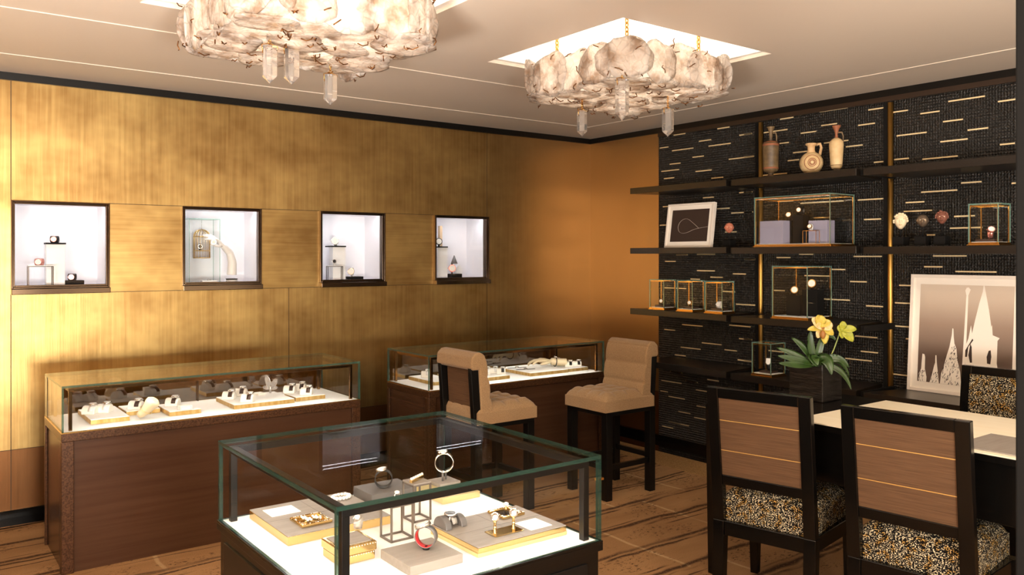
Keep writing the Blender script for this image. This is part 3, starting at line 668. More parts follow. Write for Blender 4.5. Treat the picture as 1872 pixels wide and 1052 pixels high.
# ================================================================ bar stools
def cushion(b, x0, x1, y0, y1, z0, z1, crown, nx=3, ny=4, mat=0):
    """tufted seat: rounded rim and puffy squares"""
    gx, gy = 37, 37; vs = []; R = .03
    def rim(u, lo, hi):
        return lo + (hi - lo) * u
    for i in range(gx):
        for j in range(gy):
            u, v = i / (gx - 1), j / (gy - 1)
            e = min(u, 1 - u) * (x1 - x0); f = min(v, 1 - v) * (y1 - y0)
            d = max(0, R - e) ** 2 + max(0, R - f) ** 2; d = min(1, d / R / R)
            puff = ((abs(math.sin(PI * u * nx)) * abs(math.sin(PI * v * ny))) ** .35) if nx else 1
            z = z1 - R * (1 - math.sqrt(1 - d)) * .8 + crown * (.3 + .7 * puff) * min(1, e / .05, 1) * min(1, f / .05)
            vs.append((rim(u, x0, x1), rim(v, y0, y1), z))
    fs = [(i * gy + j, (i + 1) * gy + j, (i + 1) * gy + j + 1, i * gy + j + 1) for i in range(gx - 1) for j in range(gy - 1)]
    b.add(vs, fs, mat, True)
    o = len(b.v) - len(vs)
    ring = [i * gy for i in range(gx)] + [(gx - 1) * gy + j for j in range(1, gy)] + [i * gy + gy - 1 for i in range(gx - 2, -1, -1)] + [j for j in range(gy - 2, 0, -1)]
    lowv = [(b.v[o + k][0], b.v[o + k][1], z0) for k in ring]; n = len(ring); o2 = len(b.v); b.v += lowv
    for i in range(n):
        j = (i + 1) % n; b.f.append([o + ring[j], o + ring[i], o2 + i, o2 + j]); b.m.append(mat); b.s.append(False)
    b.f.append([o2 + i for i in range(n)]); b.m.append(mat); b.s.append(False)
    return b
def make_stool(label):
    """local: sits facing -x"""
    t = thing('bar_stool', label, 'bar stool', group='beige bar stools at the counter')
    for sx in (-1, 1):
        for sy in (-1, 1):
            b = MB(); x, y = sx * .195, sy * .165
            b.bar((x, y, 0), (x, y, .545), .05)
            if sx > 0: b.bar((x, y, .545), (x + .028, y, .93), .035, .05)
            b.build('leg', 'black_satin', t, bevel=.002, world=False)
    MB().box((-.22, -.19, .535), (.22, .19, .562)).build('seat_frame', 'black_satin', t, bevel=.002, world=False)
    for y in (-.165, .165): MB().bar((-.17, y, .205), (.17, y, .205), .022, .032).build('stretcher', 'black_satin', t, world=False)
    for x in (-.195, .195): MB().bar((x, -.14, .235 if x > 0 else .205), (x, .14, .235 if x > 0 else .205), .022, .032).build('stretcher', 'black_satin', t, world=False)
    cushion(MB(), -.235, .205, -.195, .195, .562, .655, .03, 4, 4).build('seat', 'fabric', t, world=False)
    # channelled backrest with a rolled top
    b = MB(); prof = []
    n = 40
    for i in range(n + 1):
        u = i / n; z = .60 + .365 * u; x = .105 + .055 * u
        x -= .020 * abs(math.sin(PI * (u * 3.05))) ** .28
        prof.append((x, z))
    back = [(.215, .985), (.245, .96), (.25, .90), (.236, .885), (.19, .885), (.175, .60)]
    poly = prof + [(.165, .978), (.185, .988)] + back
    b.prism([(p[0], p[1]) for p in poly], -.192, .192, f=lambda x, z, y: (x, y, z))
    b.build('backrest', 'fabric', t, bevel=.012, seg=3, world=False)
    MB().hexa([(.178, -.14, .60), (.186, -.14, .60), (.186, .14, .60), (.178, .14, .60)], [(.193, -.14, .885), (.203, -.14, .885), (.203, .14, .885), (.193, .14, .885)]).build('back_panel', 'fabric_rib', t, world=False)
    return t
st = make_stool('beige tufted bar stool at the counter end, showing its channelled back cushion')
st.location = (3.825, 3.985, 0)
dup(st, (2.935, 4.15, 0), PI, 'beige tufted bar stool seen from behind the square vitrine, its rear panel showing')
# ================================================================ desk and chairs
TX0, TX1, TY0, TY1, TZ = 3.19, 3.975, .75, 2.66, .83
t = thing('desk', 'black lacquer desk with a cream parchment top under the potted orchid', 'desk', ((TX0 + TX1) / 2, (TY0 + TY1) / 2, 0))
MB().box((TX0, TY0, TZ - .03), (TX1, TY1, TZ - .004)).box((TX0, 2.17, TZ - .004), (TX1, TY1, TZ)).box((TX0, TY0, TZ - .004), (TX1, 1.0, TZ)).build('top', 'black_gloss', t, bevel=.0015)
MB().box((TX0 + .004, 1.0, TZ - .004), (TX1 - .004, 2.17, TZ + .0005)).build('parchment_inlay', 'cream', t)
MB().box((TX0 + .03, TY0 + .03, .575), (TX1 - .03, 2.10, TZ - .03)).build('drawer_case', 'black_gloss', t, bevel=.003)
MB().box((TX0 + .02, 2.10, .72), (TX1 - .02, TY1 - .03, TZ - .03)).build('apron', 'black_gloss', t)
for x in (TX0 + .03, TX1 - .03):
    for y in (TY0 + .03, TY1 - .03): MB().hexa([(x - .022, y - .022, 0), (x + .022, y - .022, 0), (x + .022, y + .022, 0), (x - .022, y + .022, 0)], [(x - .03, y - .03, TZ - .03), (x + .03, y - .03, TZ - .03), (x + .03, y + .03, TZ - .03), (x - .03, y + .03, TZ - .03)]).build('leg', 'black_gloss', t, bevel=.002)
tag(MB().box((TX0 + .04, 1.12, TZ + .0006), (TX0 + .36, 1.50, TZ + .005)).build('desk_pad', 'grey_stone', bevel=.002), 'grey writing pad lying on the cream desk top by the pillar', 'desk pad')
def make_chair(label):
    """local: sits facing +x"""
    t = thing('dining_chair', label, 'chair', group='black framed tweed chairs at the desk')
    hw = .205
    for sy in (-1, 1):
        y = sy * hw
        b = MB(); ys = .026
        b.hexa([(-.235, y - ys, 0), (-.195, y - ys, 0), (-.195, y + ys, 0), (-.235, y + ys, 0)], [(-.222, y - ys, .37), (-.17, y - ys, .37), (-.17, y + ys, .37), (-.222, y + ys, .37)])
        b.hexa([(-.222, y - ys, .37), (-.18, y - ys, .37), (-.18, y + ys, .37), (-.222, y + ys, .37)], [(-.285, y - ys, .972), (-.250, y - ys, .972), (-.250, y + ys, .972), (-.285, y + ys, .972)])
        b.build('leg', 'black_gloss', t, bevel=.003, world=False)
        yf = sy * .225
        MB().hexa([(.20, yf - .018, 0), (.235, yf - .018, 0), (.235, yf + .018, 0), (.20, yf + .018, 0)], [(.19, yf - .026, .37), (.245, yf - .026, .37), (.245, yf + .026, .37), (.19, yf + .026, .37)]).build('leg', 'black_gloss', t, bevel=.003, world=False)
    b = MB(); b.box((-.218, -hw + .026, .305), (-.185, hw - .026, .37)); b.box((.20, -.2, .305), (.235, .2, .37))
    for sy in (-1, 1): b.bar((-.18, sy * hw, .3375), (.2, sy * .225, .3375), .03, .065)
    b.build('seat_rail', 'black_gloss', t, bevel=.003, world=False)
    cushion(MB(), -.195, .25, -.21, .21, .37, .48, .03, 0, 0).build('seat', 'tweed', t, world=False)
    def bx(z): return -.20 - .068 * (z - .37) / .602
    b = MB()
    b.hexa([(bx(.535) - .015, -.18, .535), (bx(.535) + .015, -.18, .535), (bx(.535) + .015, .18, .535), (bx(.535) - .015, .18, .535)], [(bx(.58) - .015, -.18, .58), (bx(.58) + .015, -.18, .58), (bx(.58) + .015, .18, .58), (bx(.58) - .015, .18, .58)])
    b.build('back_rail', 'black_gloss', t, bevel=.003, world=False); b = MB()
    b.hexa([(bx(.925) - .015, -.18, .925), (bx(.925) + .015, -.18, .925), (bx(.925) + .015, .18, .925), (bx(.925) - .015, .18, .925)], [(bx(.972) - .017, -.18, .972), (bx(.972) + .017, -.18, .972), (bx(.972) + .017, .18, .972), (bx(.972) - .017, .18, .972)])
    b.build('back_rail', 'black_gloss', t, bevel=.003, world=False)
    def slab(z0, z1, d0, d1, m, nm, lab=None, y=.18):
        o = MB().hexa([(bx(z0) + d0, -y, z0), (bx(z0) + d1, -y, z0), (bx(z0) + d1, y, z0), (bx(z0) + d0, y, z0)], [(bx(z1) + d0, -y, z1), (bx(z1) + d1, -y, z1), (bx(z1) + d1, y, z1), (bx(z1) + d0, y, z1)]).build(nm, m, t, world=False)
        if lab: o['label'] = lab
        return o
    rear = slab(.58, .925, -.010, 0, 'fabric_rib', 'back_panel', 'brown ribbed rear panel')
    for z in (.69, .825):
        q = MB().hexa([(bx(z) - .0115, -.178, z), (bx(z) - .010, -.178, z), (bx(z) - .010, .178, z), (bx(z) - .0115, .178, z)], [(bx(z) - .0115, -.178, z + .003), (bx(z) - .010, -.178, z + .003), (bx(z) - .010, .178, z + .003), (bx(z) - .0115, .178, z + .003)]).build('piping', 'gold_thread', rear, world=False)
    slab(.575, .93, 0.001, .026, 'tweed', 'back_cushion', 'gold and black tweed inner cushion', .183)
    return t
c0 = make_chair('black framed chair with brown ribbed back, beside the desk end leg'); c0.location = (3.225, 2.248, 0); c0.rotation_euler = (0, 0, math.radians(12.8))
dup(c0, (3.262, 1.603, 0), math.radians(7), 'black framed chair with brown ribbed back, between its twin and the pillar')
dup(c0, (4.305, 1.84, 0), PI, 'black framed chair facing us from across the desk, tweed back in view')
# ================================================================ chandeliers
def rock_slab(rnd, w, h, th):
    """irregular lumpy slab in a local u,v plane; returns verts (u, v, n) and faces"""
    n = 26; ph = [rnd.uniform(0, 6.28) for _ in range(4)]; vs = []
    def rad(a):
        e = 2.6
        s = (abs(math.cos(a)) ** e + abs(math.sin(a)) ** e) ** (-1 / e)
        return s * (1 + .05 * math.sin(3 * a + ph[0]) + .04 * math.sin(5 * a + ph[1]) + .025 * math.sin(9 * a + ph[2]))
    for sgn in (1, -1):
        vs.append((0, 0, sgn * th * .62))
        for fr, tk in ((.45, .60), (.82, .48), (1.0, .16)):
            for i in range(n):
                a = 2 * PI * i / n; r = rad(a) * fr
                vs.append((r * math.cos(a) * w / 2, r * math.sin(a) * h / 2, sgn * th * (tk + rnd.uniform(-.04, .04))))
    fs = []; m = 1 + 3 * n
    for k in (0, 1):
        o = k * m
        for i in range(n):
            j = (i + 1) % n; q = [(o, o + 1 + i, o + 1 + j)]
            for r in (0, 1): q.append((o + 1 + r * n + i, o + 1 + (r + 1) * n + i, o + 1 + (r + 1) * n + j, o + 1 + r * n + j))
            fs += q if k == 0 else [tuple(reversed(z)) for z in q]
    for i in range(n):
        j = (i + 1) % n; fs.append((1 + 2 * n + i, m + 1 + 2 * n + i, m + 1 + 2 * n + j, 1 + 2 * n + j))
    return vs, fs
def chain(b, p0, p1, link=.022, r=.0028, wd=.006):
    p0, p1 = Vector(p0), Vector(p1); n = max(2, int((p1 - p0).length / (link * .72))); d = (p1 - p0) / n
    for i in range(n):
        c = p0 + d * (i + .5); ax = Vector((1, 0, 0)) if i % 2 else Vector((0, 1, 0)); u = d.normalized()
        b.tube([c + u * (link / 2) * math.cos(a) + ax * wd * math.sin(a) for a in [2 * PI * k / 10 for k in range(10)]], r, 5, True)
    return b
def chandelier(cx, cy, seed, label, drops):
    rnd = random.Random(seed); t = thing('chandelier', label, 'chandelier', (cx, cy, 2.42), group='rock crystal chandeliers')
    hs = .385; zb = 2.425
    wires = MB()
    def wire(p, d1, d2, ln):
        p = Vector(p); a = p - d1 * ln * .5; q = p + d1 * ln * .5
        wires.tube([a, p + d2 * .008, q, q + (d1 * rnd.uniform(-.3, .6) + d2 * rnd.uniform(-.8, .8)) * ln * .5], .0026, 5)
    for k in range(4):
        R = Matrix.Rotation(k * PI / 2, 3, 'Z'); nrm = R @ Vector((1, 0, 0)); tan = R @ Vector((0, 1, 0)); up = Vector((0, 0, 1))
        us = [-.34, -.17, 0, .17, .34]
        for i, u in enumerate(us):
            w = .255 + rnd.uniform(-.03, .03); h = .20 + rnd.uniform(-.02, .035)
            bend = -.016 if i in (0, 4) else 0
            c = Vector((cx, cy, zb + .09 + rnd.uniform(-.008, .01))) + nrm * (hs + rnd.uniform(-.008, .008) + bend + .014 * (i % 2)) + tan * (u + rnd.uniform(-.012, .012))
            yaw = Matrix.Rotation((.45 if i == 0 else -.45 if i == 4 else 0) * -1 + rnd.uniform(-.06, .06), 3, 'Z')
            tn = yaw @ tan; nn = yaw @ nrm; roll = rnd.uniform(-.12, .12); tu = tn * math.cos(roll) + up * math.sin(roll); uu = up * math.cos(roll) - tn * math.sin(roll)
            vs, fs = rock_slab(rnd, w, h, .018)
            MB().add([c + tu * a + uu * b_ + nn * z for a, b_, z in vs], fs, 0, True).build('crystal_slab', 'rock', t)
            for _ in range(3): wire(c + tn * rnd.uniform(-.12, .12) + up * rnd.choice((-.085, .085, rnd.uniform(-.07, .08))) + nn * .022, (tn * rnd.uniform(-1, 1) + up * rnd.uniform(-.7, .7)).normalized(), nn, rnd.uniform(.018, .045))
    for i in range(4):
        for j in range(4):
            c = Vector((cx - .285 + .19 * i + rnd.uniform(-.015, .015), cy - .285 + .19 * j + rnd.uniform(-.015, .015), zb + rnd.uniform(-.012, .012)))
            a = rnd.uniform(0, 3.1); x = Vector((math.cos(a), math.sin(a), rnd.uniform(-.08, .08))); y = Vector((-math.sin(a), math.cos(a), rnd.uniform(-.08, .08))); z = x.cross(y)
            vs, fs = rock_slab(rnd, .27 + rnd.uniform(-.03, .03), .24 + rnd.uniform(-.03, .03), .016)
            MB().add([c + x * p + y * q + z * r for p, q, r in vs], fs, 0, True).build('base_slab', 'rock', t)
            for _ in range(3):
                q = c + Vector((rnd.uniform(-.12, .12), rnd.uniform(-.12, .12), -.022)); d = Vector((rnd.uniform(-1, 1), rnd.uniform(-1, 1), 0)).normalized()
                wire(q, d, Vector((0, 0, -1)), rnd.uniform(.02, .05))
    wires.build('wire_ties', 'wire', t)['kind'] = 'stuff'
    for sx in (-1, 1):
        for sy in (-1, 1): chain(MB(), (cx + sx * .27, cy + sy * .27, 2.52), (cx + sx * .27, cy + sy * .27, CZ + .15), .03, .0042, .009).build('chain', 'brass', t)
    for px, ytop, ytip, wpx, f in drops:
        r_ = ray(px); p = Vector((r_[0] * f, r_[1] * f, 0)); zt = CAMZ - (ytop - HY) * f / FPX; zp = CAMZ - (ytip - HY) * f / FPX; w = wpx * f / FPX / 2
        hx = [(math.cos(PI / 3 * i + .3) * w, math.sin(PI / 3 * i + .3) * w) for i in range(6)]; zk = zp + (zt - zp) * .2
        vs = [(p.x + x, p.y + y, zt) for x, y in hx] + [(p.x + x, p.y + y, zk) for x, y in hx] + [(p.x, p.y, zp)]
        fs = [tuple(range(6))] + [(i, 6 + i, 6 + (i + 1) % 6, (i + 1) % 6) for i in range(6)] + [(6 + i, 12, 6 + (i + 1) % 6) for i in range(6)]
        d = MB().add(vs, fs).build('crystal_drop', 'crystal', t)
        bb = chain(MB(), (p.x, p.y, zt - .004), (p.x, p.y, max(zt + .02, 2.415)), .016, .0018, .005)
        for s_ in (-1, 1): bb.tube([(p.x + s_ * w * .9, p.y, zt - .03), (p.x + s_ * w * 1.05, p.y, zt + .004), (p.x, p.y, zt + .012)], .0022, 5)
        bb.build('chain', 'brass', d)
    ld = bpy.data.lights.new('up_light', 'AREA'); lo = bpy.data.objects.new('up_light', ld); COL.objects.link(lo)
    ld.size = .5; ld.energy = 5.5; ld.color = (1, .92, .80); lo.location = (0, 0, .175); lo.rotation_euler = (PI, 0, 0); lo.parent = t
    for sx, sy in ((-1, -1), (1, 1), (-1, 1), (1, -1), (0, 0)):
        ld = bpy.data.lights.new('bulb_light', 'POINT'); lo = bpy.data.objects.new('bulb_light', ld); COL.objects.link(lo)
        ld.energy = CHANDELIER_W; ld.color = (1, .90, .76); ld.shadow_soft_size = .09; lo.location = (sx * .20, sy * .20, .115); lo.parent = t
        MB().lathe([(.004, .06), (.012, .05), (.014, .0), (.010, -.012)], (cx + sx * .20, cy + sy * .20, 2.60), 12).build('bulb_socket', 'brass', t)
CHANDELIER_W = 1.7
chandelier(1.398, 3.27, 3, 'large square chandelier of rock crystal slabs cut off by the top edge of the photo', [(493, 85, 153, 28, 3.30), (533, 88, 155, 29, 3.45), (604, 138, 192, 25, 3.72)])
chandelier(3.21, 3.22, 11, 'square chandelier of rock crystal slabs hanging whole below a bright ceiling coffer', [(1064, 203, 250, 18, 4.48), (1137, 146, 221, 25, 3.96), (1221, 200, 250, 21, 4.46)])
# ================================================================ small makers
def watch(label, loc, rz=0, R=.030, w=.020, strap='strap_black', case='steel', dial='dial_white', elev=.5, cr=.018, group=None, cat='watch', name='wrist_watch', sq=1.0, inner=None):
    """closed band standing on its lower edge; local face looks to -x, tipped up by elev"""
    t = thing(name, label, cat, loc, rz, group); b = MB(); n = 32; th = .0028; vs = []
    for i in range(n):
        a = 2 * PI * i / n; cx_, cz = math.cos(a), math.sin(a) * sq
        for r, y in ((R, -w / 2), (R, w / 2), (R - th, w / 2), (R - th, -w / 2)): vs.append((cx_ * r, y, R * sq + cz * r))
    fs = []; mt = []
    for i in range(n):
        j = (i + 1) % n
        for k in range(4): fs.append((i * 4 + k, i * 4 + (k + 1) % 4, j * 4 + (k + 1) % 4, j * 4 + k)); mt.append(1 if (k == 2 and inner) else 0)
    b.add(vs, fs, 0, True); b.m = mt
    b.build('strap', [strap, inner or strap], t, world=False)
    d = Vector((-math.cos(elev), 0, math.sin(elev))); c = Vector((0, 0, R * sq)) + Vector((d.x * R, 0, d.z * R * sq))
    MB().cyl(c - d * .002, c + d * .007, cr, cr * .95, 22).tube([c + Vector((0, cr, 0)), c + Vector((0, cr * 1.25, 0))], .003, 6).build('watch_case', case, t, world=False)
    MB().cyl(c + d * .0068, c + d * .0078, cr * .78, cr * .76, 22).build('dial', dial, t, world=False)
    return t
def pillow(label, loc, rz=0, s=1.0, group='white watch pillows on the counter trays'):
    t = MB(); n = 14; pl = [(-.024 * s, 0)] + [(-.024 * s * math.cos(PI * i / n), .008 * s + .025 * s * math.sin(PI * i / n)) for i in range(n + 1)] + [(.024 * s, 0)]
    t.prism(pl[::-1], -.026 * s, .026 * s, smooth=False, f=lambda x, z, y: (x, y, z))
    o = t.build('watch_pillow', 'pillow', None, bevel=.004 * s, world=True); off = Vector(o.location); o.location = (loc[0], loc[1], loc[2]); o.rotation_euler = (0, 0, rz)
    return tag(o, label, 'watch pillow', group)
def pillow_watch(label, loc, rz=0, s=1.0, strap='strap_black', case='steel', dial='dial_white', group='watches on the counter trays', cr=.017):
    """watch laid over a pillow"""
    t = thing('wrist_watch', label, 'watch', loc, rz, group); n = 14; w = .0085 * s; vs = []
    for i in range(n + 1):
        a = PI * (.06 + .88 * i / n); x0, z0 = -.0245 * s * math.cos(a), .008 * s + .0255 * s * math.sin(a); x1, z1 = x0 * 1.09, (z0 - .008 * s) * 1.09 + .008 * s
        vs += [(x0, -w, z0), (x0, w, z0), (x1, w, z1), (x1, -w, z1)]
    fs = [(i * 4 + k, i * 4 + (k + 1) % 4, i * 4 + 4 + (k + 1) % 4, i * 4 + 4 + k) for i in range(n) for k in range(4)] + [(3, 2, 1, 0), (n * 4, n * 4 + 1, n * 4 + 2, n * 4 + 3)]
    MB().add(vs, fs, 0, True).build('strap', strap, t, world=False)
    z = .0345 * s
    MB().cyl((0, 0, z), (0, 0, z + .007 * s), cr * s, cr * .93 * s, 18).cyl((cr * s, 0, z + .003), (cr * 1.25 * s, 0, z + .003), .003 * s, None, 6).build('watch_case', case, t, world=False)
    MB().cyl((0, 0, z + .0069 * s), (0, 0, z + .0078 * s), cr * .75 * s, None, 18).build('dial', dial, t, world=False)
    return t
def tray(label, x0, x1, y0, y1, z, h, group, pad='deck_white', body='gold_leaf'):
    t = thing('display_tray', label, 'display tray', ((x0 + x1) / 2, (y0 + y1) / 2, z), group=group)
    MB().box((x0, y0, z), (x1, y1, z + h - .003)).build('tray_body', body, t, bevel=.0012)
    MB().box((x0 + .002, y0 + .002, z + h - .003), (x1 - .002, y1 - .002, z + h)).build('pad', pad, t)
    return t
def block(name, label, a, c, m, group=None, cat='display block', bevel=.001):
    return tag(MB().box(a, c).build(name, m, bevel=bevel), label, cat, group)
def wire_table(label, x0, x1, y0, y1, z0, z1, m='bronze_dark', w=.004, top=None, group=None):
    t = thing('wire_stand', label, 'display stand', ((x0 + x1) / 2, (y0 + y1) / 2, z0), group=group)
    for x in (x0, x1):
        for y in (y0, y1): MB().bar((x, y, z0), (x, y, z1), w).build('leg', m, t)
    b = MB()
    for z in (z0 + w / 2, z1 - w / 2):
        b.bar((x0, y0, z), (x1, y0, z), w); b.bar((x0, y1, z), (x1, y1, z), w); b.bar((x0, y0, z), (x0, y1, z), w); b.bar((x1, y0, z), (x1, y1, z), w)
    b.build('frame', m, t)
    if top: MB().box((x0 - .002, y0 - .002, z1), (x1 + .002, y1 + .002, z1 + .004)).build('stand_top', top, t)
    return t
# ================================================================ goods on the counter by the niches
Z1 = DZ + .0005; H1 = .025; ZT = Z1 + H1
G1 = 'gold edged trays in the counter by the niches'
tray('gold edged white tray with two white watches at the counter end', .815, 1.0, 4.65, 5.01, Z1, H1, G1)
tray('gold edged white tray with one dark watch, behind the cream bracelet cone', 1.012, 1.185, 4.79, 4.99, Z1, H1, G1)
tray('gold edged white tray with one dark watch and a small white box', 1.195, 1.36, 4.64, 4.88, Z1, H1, G1)
tray('widest gold edged white tray, with three dark watches and a butterfly ornament', 1.54, 1.895, 4.635, 4.96, Z1, H1, G1)
tray('gold edged white tray with three dark watches, past the butterfly', 1.913, 2.1, 4.665, 4.84, Z1, H1, G1)
def pw(px, py, label_p, label_w, z=ZT, s=1.0, rz=-2.2, **k):
    p = at_z(px, py, z); pillow(label_p, p, rz, s); q = p + Vector((-math.sin(rz), math.cos(rz), 0)) * .010 * s
    pillow_watch(label_w, q, rz, s, **k)
S5 = 1.35
pw(165.5, 757, 'white pillow under a white watch, at the outer end of the first counter tray', 'white watch at the outer end of the first counter tray', s=S5, strap='strap_white')
pw(191.5, 754, 'white pillow under a white watch, inner one on the first counter tray', 'white watch, inner one on the first counter tray', s=S5, strap='strap_white')
pw(249, 748, 'white pillow just behind the cream bracelet cone', 'dark bracelet watch just behind the cream bracelet cone', s=S5, strap='strap_brown')
pw(316, 742, 'white pillow beside the small white box', 'dark bracelet watch beside the small white box', s=S5, strap='strap_brown')
pw(419, 730, 'white pillow at the corner of the widest tray', 'dark watch at the corner of the widest tray', s=S5, strap='strap_brown')
pw(440, 724, 'white pillow at the back of the widest tray', 'dark watch at the back of the widest tray', s=S5, strap='strap_brown')
pw(453, 735, 'white pillow at the front edge of the widest tray', 'dark watch at the front edge of the widest tray', s=S5, strap='strap_brown')
pw(530, 718.5, 'white pillow nearest the butterfly on the tray past it', 'dark watch nearest the butterfly on the tray past it', s=S5, strap='strap_brown')
pw(549, 715, 'white pillow at the back of the tray past the butterfly', 'dark watch at the back of the tray past the butterfly', s=S5, strap='strap_brown')
pw(561, 722, 'white pillow at the front of the tray past the butterfly', 'dark watch at the front of the tray past the butterfly', s=S5, strap='strap_brown')
p = at_z(338, 749, ZT); t = thing('gift_box', 'small white box with a dark outlined front on a counter tray', 'box', p)
MB().box((p.x - .03, p.y - .03, ZT), (p.x + .03, p.y + .03, ZT + .022)).build('box_body', 'pillow', t, bevel=.001)
b = MB(); x0, x1, y, z0, z1 = p.x - .026, p.x + .026, p.y - .0305, ZT + .003, ZT + .019
for q in ((x0, x1, z0, z0 + .001), (x0, x1, z1 - .001, z1), (x0, x0 + .001, z0, z1), (x1 - .001, x1, z0, z1)): b.box((q[0], y, q[2]), (q[1], y + .001, q[3]))
b.build('border', 'strap_brown', t)
p = at_z(474, 722, ZT); tag(MB().obox((p.x, p.y, ZT + .006), (.05, .06, .012), .2).build('jewel_card', 'pillow', bevel=.002), 'flat white card box beside the butterfly ornament', 'box')
# bracelet cone
p0 = Vector((1.044, 4.655, DZ)); p1 = Vector((1.112, 4.605, .795))
t = thing('bracelet_cone', 'leaning cream bracelet cone in the counter by the niches', 'bracelet holder', p0)
pts = [p0 + (p1 - p0) * u + Vector((0, 0, .022 * (1 - u) ** 3)) for u in (0.02, .2, .4, .6, .8, .92, 1.0)]
MB().tube(pts, [.020, .026, .029, .034, .042, .041, .026], 20, flat=.85).build('cone', 'skin_cream', t)
d = (p1 - p0).normalized(); x = d.cross(Vector((0, 0, 1))).normalized(); y = d.cross(x); c = p0 + (p1 - p0) * .46 + Vector((0, 0, .003))
tag(MB().tube([c + x * .0365 * math.cos(a) + y * .032 * math.sin(a) for a in [2 * PI * i / 28 for i in range(28)]], .0022, 6, True).build('bangle', 'gold_pale'), 'thin gold bangle around the leaning cream cone', 'bangle')
# butterfly ornament
p = at_z(494, 720, ZT); t = thing('butterfly_ornament', 'glittering clear butterfly ornament standing on the widest counter tray', 'ornament', p)
up = Vector((0, 0, 1)); rt = Vector((sh, -ch, 0))
MB().tube([p + up * .004, p + up * .03, p + up * .05], [.006, .008, .004], 8).build('body', 'steel', t)
for s_, ang, ln, wd in ((-1, 1.25, .085, .030), (1, .95, .070, .030), (-1, .25, .045, .022), (1, .2, .045, .022)):
    ax = (rt * s_ * math.cos(ang) + up * math.sin(ang)); sd = ax.cross(rt.cross(up)).normalized(); nn = ax.cross(sd); r0 = p + up * .03
    out = [r0 + ax * ln * (.5 - .5 * math.cos(PI * u)) + sd * wd * .5 * math.sin(PI * u) * q for q, rng in ((1, [i / 10 for i in range(11)]), (-1, [1 - i / 10 for i in range(1, 10)])) for u in rng]
    n = len(out); w_ = MB().add([q + nn * .0012 for q in out] + [q - nn * .0012 for q in out], [tuple(range(n)), tuple(range(2 * n - 1, n - 1, -1))] + [(i, n + i, n + (i + 1) % n, (i + 1) % n) for i in range(n)]).build('wing', 'acrylic_clear', t)
    b = MB()
    for k in range(-2, 3): b.tube([r0, r0 + ax * ln * .5 + sd * wd * .2 * k, r0 + ax * ln * .9 + sd * wd * .1 * k], .0011, 4)
    b.tube(out, .0013, 4, True); b.build('vein', 'steel', w_)
# ================================================================ goods on the counter behind the stools
G2 = 'gold edged trays in the counter behind the stools'
tray('gold edged white tray at the outer end, partly behind the bar stool back', 2.885, 3.06, 4.69, 5.03, Z1, H1, G2)
tray('gold edged white tray with bracelet pillows just past the bar stool back', 3.10, 3.48, 4.645, 5.0, Z1, H1, G2)
tray('gold edged white tray with the mannequin hand and two flat straps', 3.655, 4.01, 4.63, 5.01, Z1, H1, G2)
tray('gold edged white tray at the counter end near the other stool', 4.025, 4.215, 4.64, 4.99, Z1, H1, G2)
pw(779, 690, 'white pillow with a pale band on the outer tray beside the stool back', 'pale banded watch on the outer tray beside the stool back', s=1.3, strap='strap_white')
pw(888, 685, 'white pillow close to the bar stool back, first of three', 'pale watch close to the bar stool back', s=1.3, strap='strap_white')
pw(903, 683, 'white pillow in the middle of the tray past the stool back', 'pale watch in the middle of the tray past the stool back', s=1.2, strap='strap_white')
pw(916, 684, 'white pillow at the far end of the tray past the stool back', 'watch with dark strap at the far end of the tray past the stool back', s=1.2, strap='strap_black')
pw(1017, 668, 'white pillow just past the mannequin hand', 'watch with dark strap just past the mannequin hand', s=1.3)
pw(1040, 671, 'white pillow at the front of the tray at the counter end', 'watch with dark strap at the front of the tray at the counter end', s=1.2)
pw(1055, 670, 'white pillow last of all, at the inner counter end', 'watch with dark strap last of all, at the inner counter end', s=1.2)
for px, py, lab in ((945, 673, 'dark strap lying flat, farther from the mannequin hand'), (961, 676, 'dark strap lying flat, nearer to the mannequin hand')):
    p = at_z(px, py, ZT); t = thing('flat_watch', lab, 'watch', p, -.25, 'flat straps on the hand tray')
    MB().box((-.075, -.006, 0), (.075, .006, .003)).build('strap', 'strap_black', t, bevel=.001, world=False)
    MB().cyl((0, 0, .003), (0, 0, .009), .014, None, 18).build('watch_case', 'steel', t, world=False)
def remesh(o, vox):
    r = o.modifiers.new('remesh', 'REMESH'); r.mode = 'VOXEL'; r.voxel_size = vox; r.use_smooth_shade = True
    s_ = o.modifiers.new('smooth', 'SMOOTH'); s_.factor = .5; s_.iterations = 4
def hand(b, wrist, fwd, up, s):
    """palm, four bent fingers of different lengths, a thumb off the side"""
    fwd = fwd.normalized(); side = fwd.cross(up).normalized(); up = side.cross(fwd).normalized()
    P = lambda f, l, u: wrist + (fwd * f + side * l + up * u) * s
    b.tube([P(-.02, 0, 0), P(.01, 0, 0), P(.05, 0, .002), P(.085, 0, 0), P(.10, 0, -.004)], [.026 * s, .028 * s, .038 * s, .040 * s, .030 * s], 14, flat=.45)
    for l, ln, dr in ((-.030, .060, .010), (-.010, .078, .006), (.010, .082, .012), (.030, .070, .020)):
        b.tube([P(.085, l, 0), P(.095 + ln * .45, l * 1.15, -.004 - dr * .3), P(.095 + ln * .8, l * 1.2, -.012 - dr), P(.095 + ln, l * 1.2, -.022 - dr * 1.6)], [.0105 * s, .0095 * s, .0085 * s, .006 * s], 8)
    b.tube([P(.02, -.028, -.004), P(.055, -.052, -.012), P(.085, -.062, -.020), P(.105, -.064, -.026)], [.013 * s, .0115 * s, .010 * s, .007 * s], 8)
p = at_z(1014, 672, ZT); t = thing('mannequin_hand', 'pale mannequin hand lying on a counter tray, fingers towards the stool back', 'display hand', p)
b = MB(); f = Vector((-.86, .30, .12)); wr = p + Vector((-.02, .02, .045))
b.tube([p + Vector((.09, -.03, .034)), p + Vector((.04, -.005, .036)), wr], [.030, .029, .026], 14)
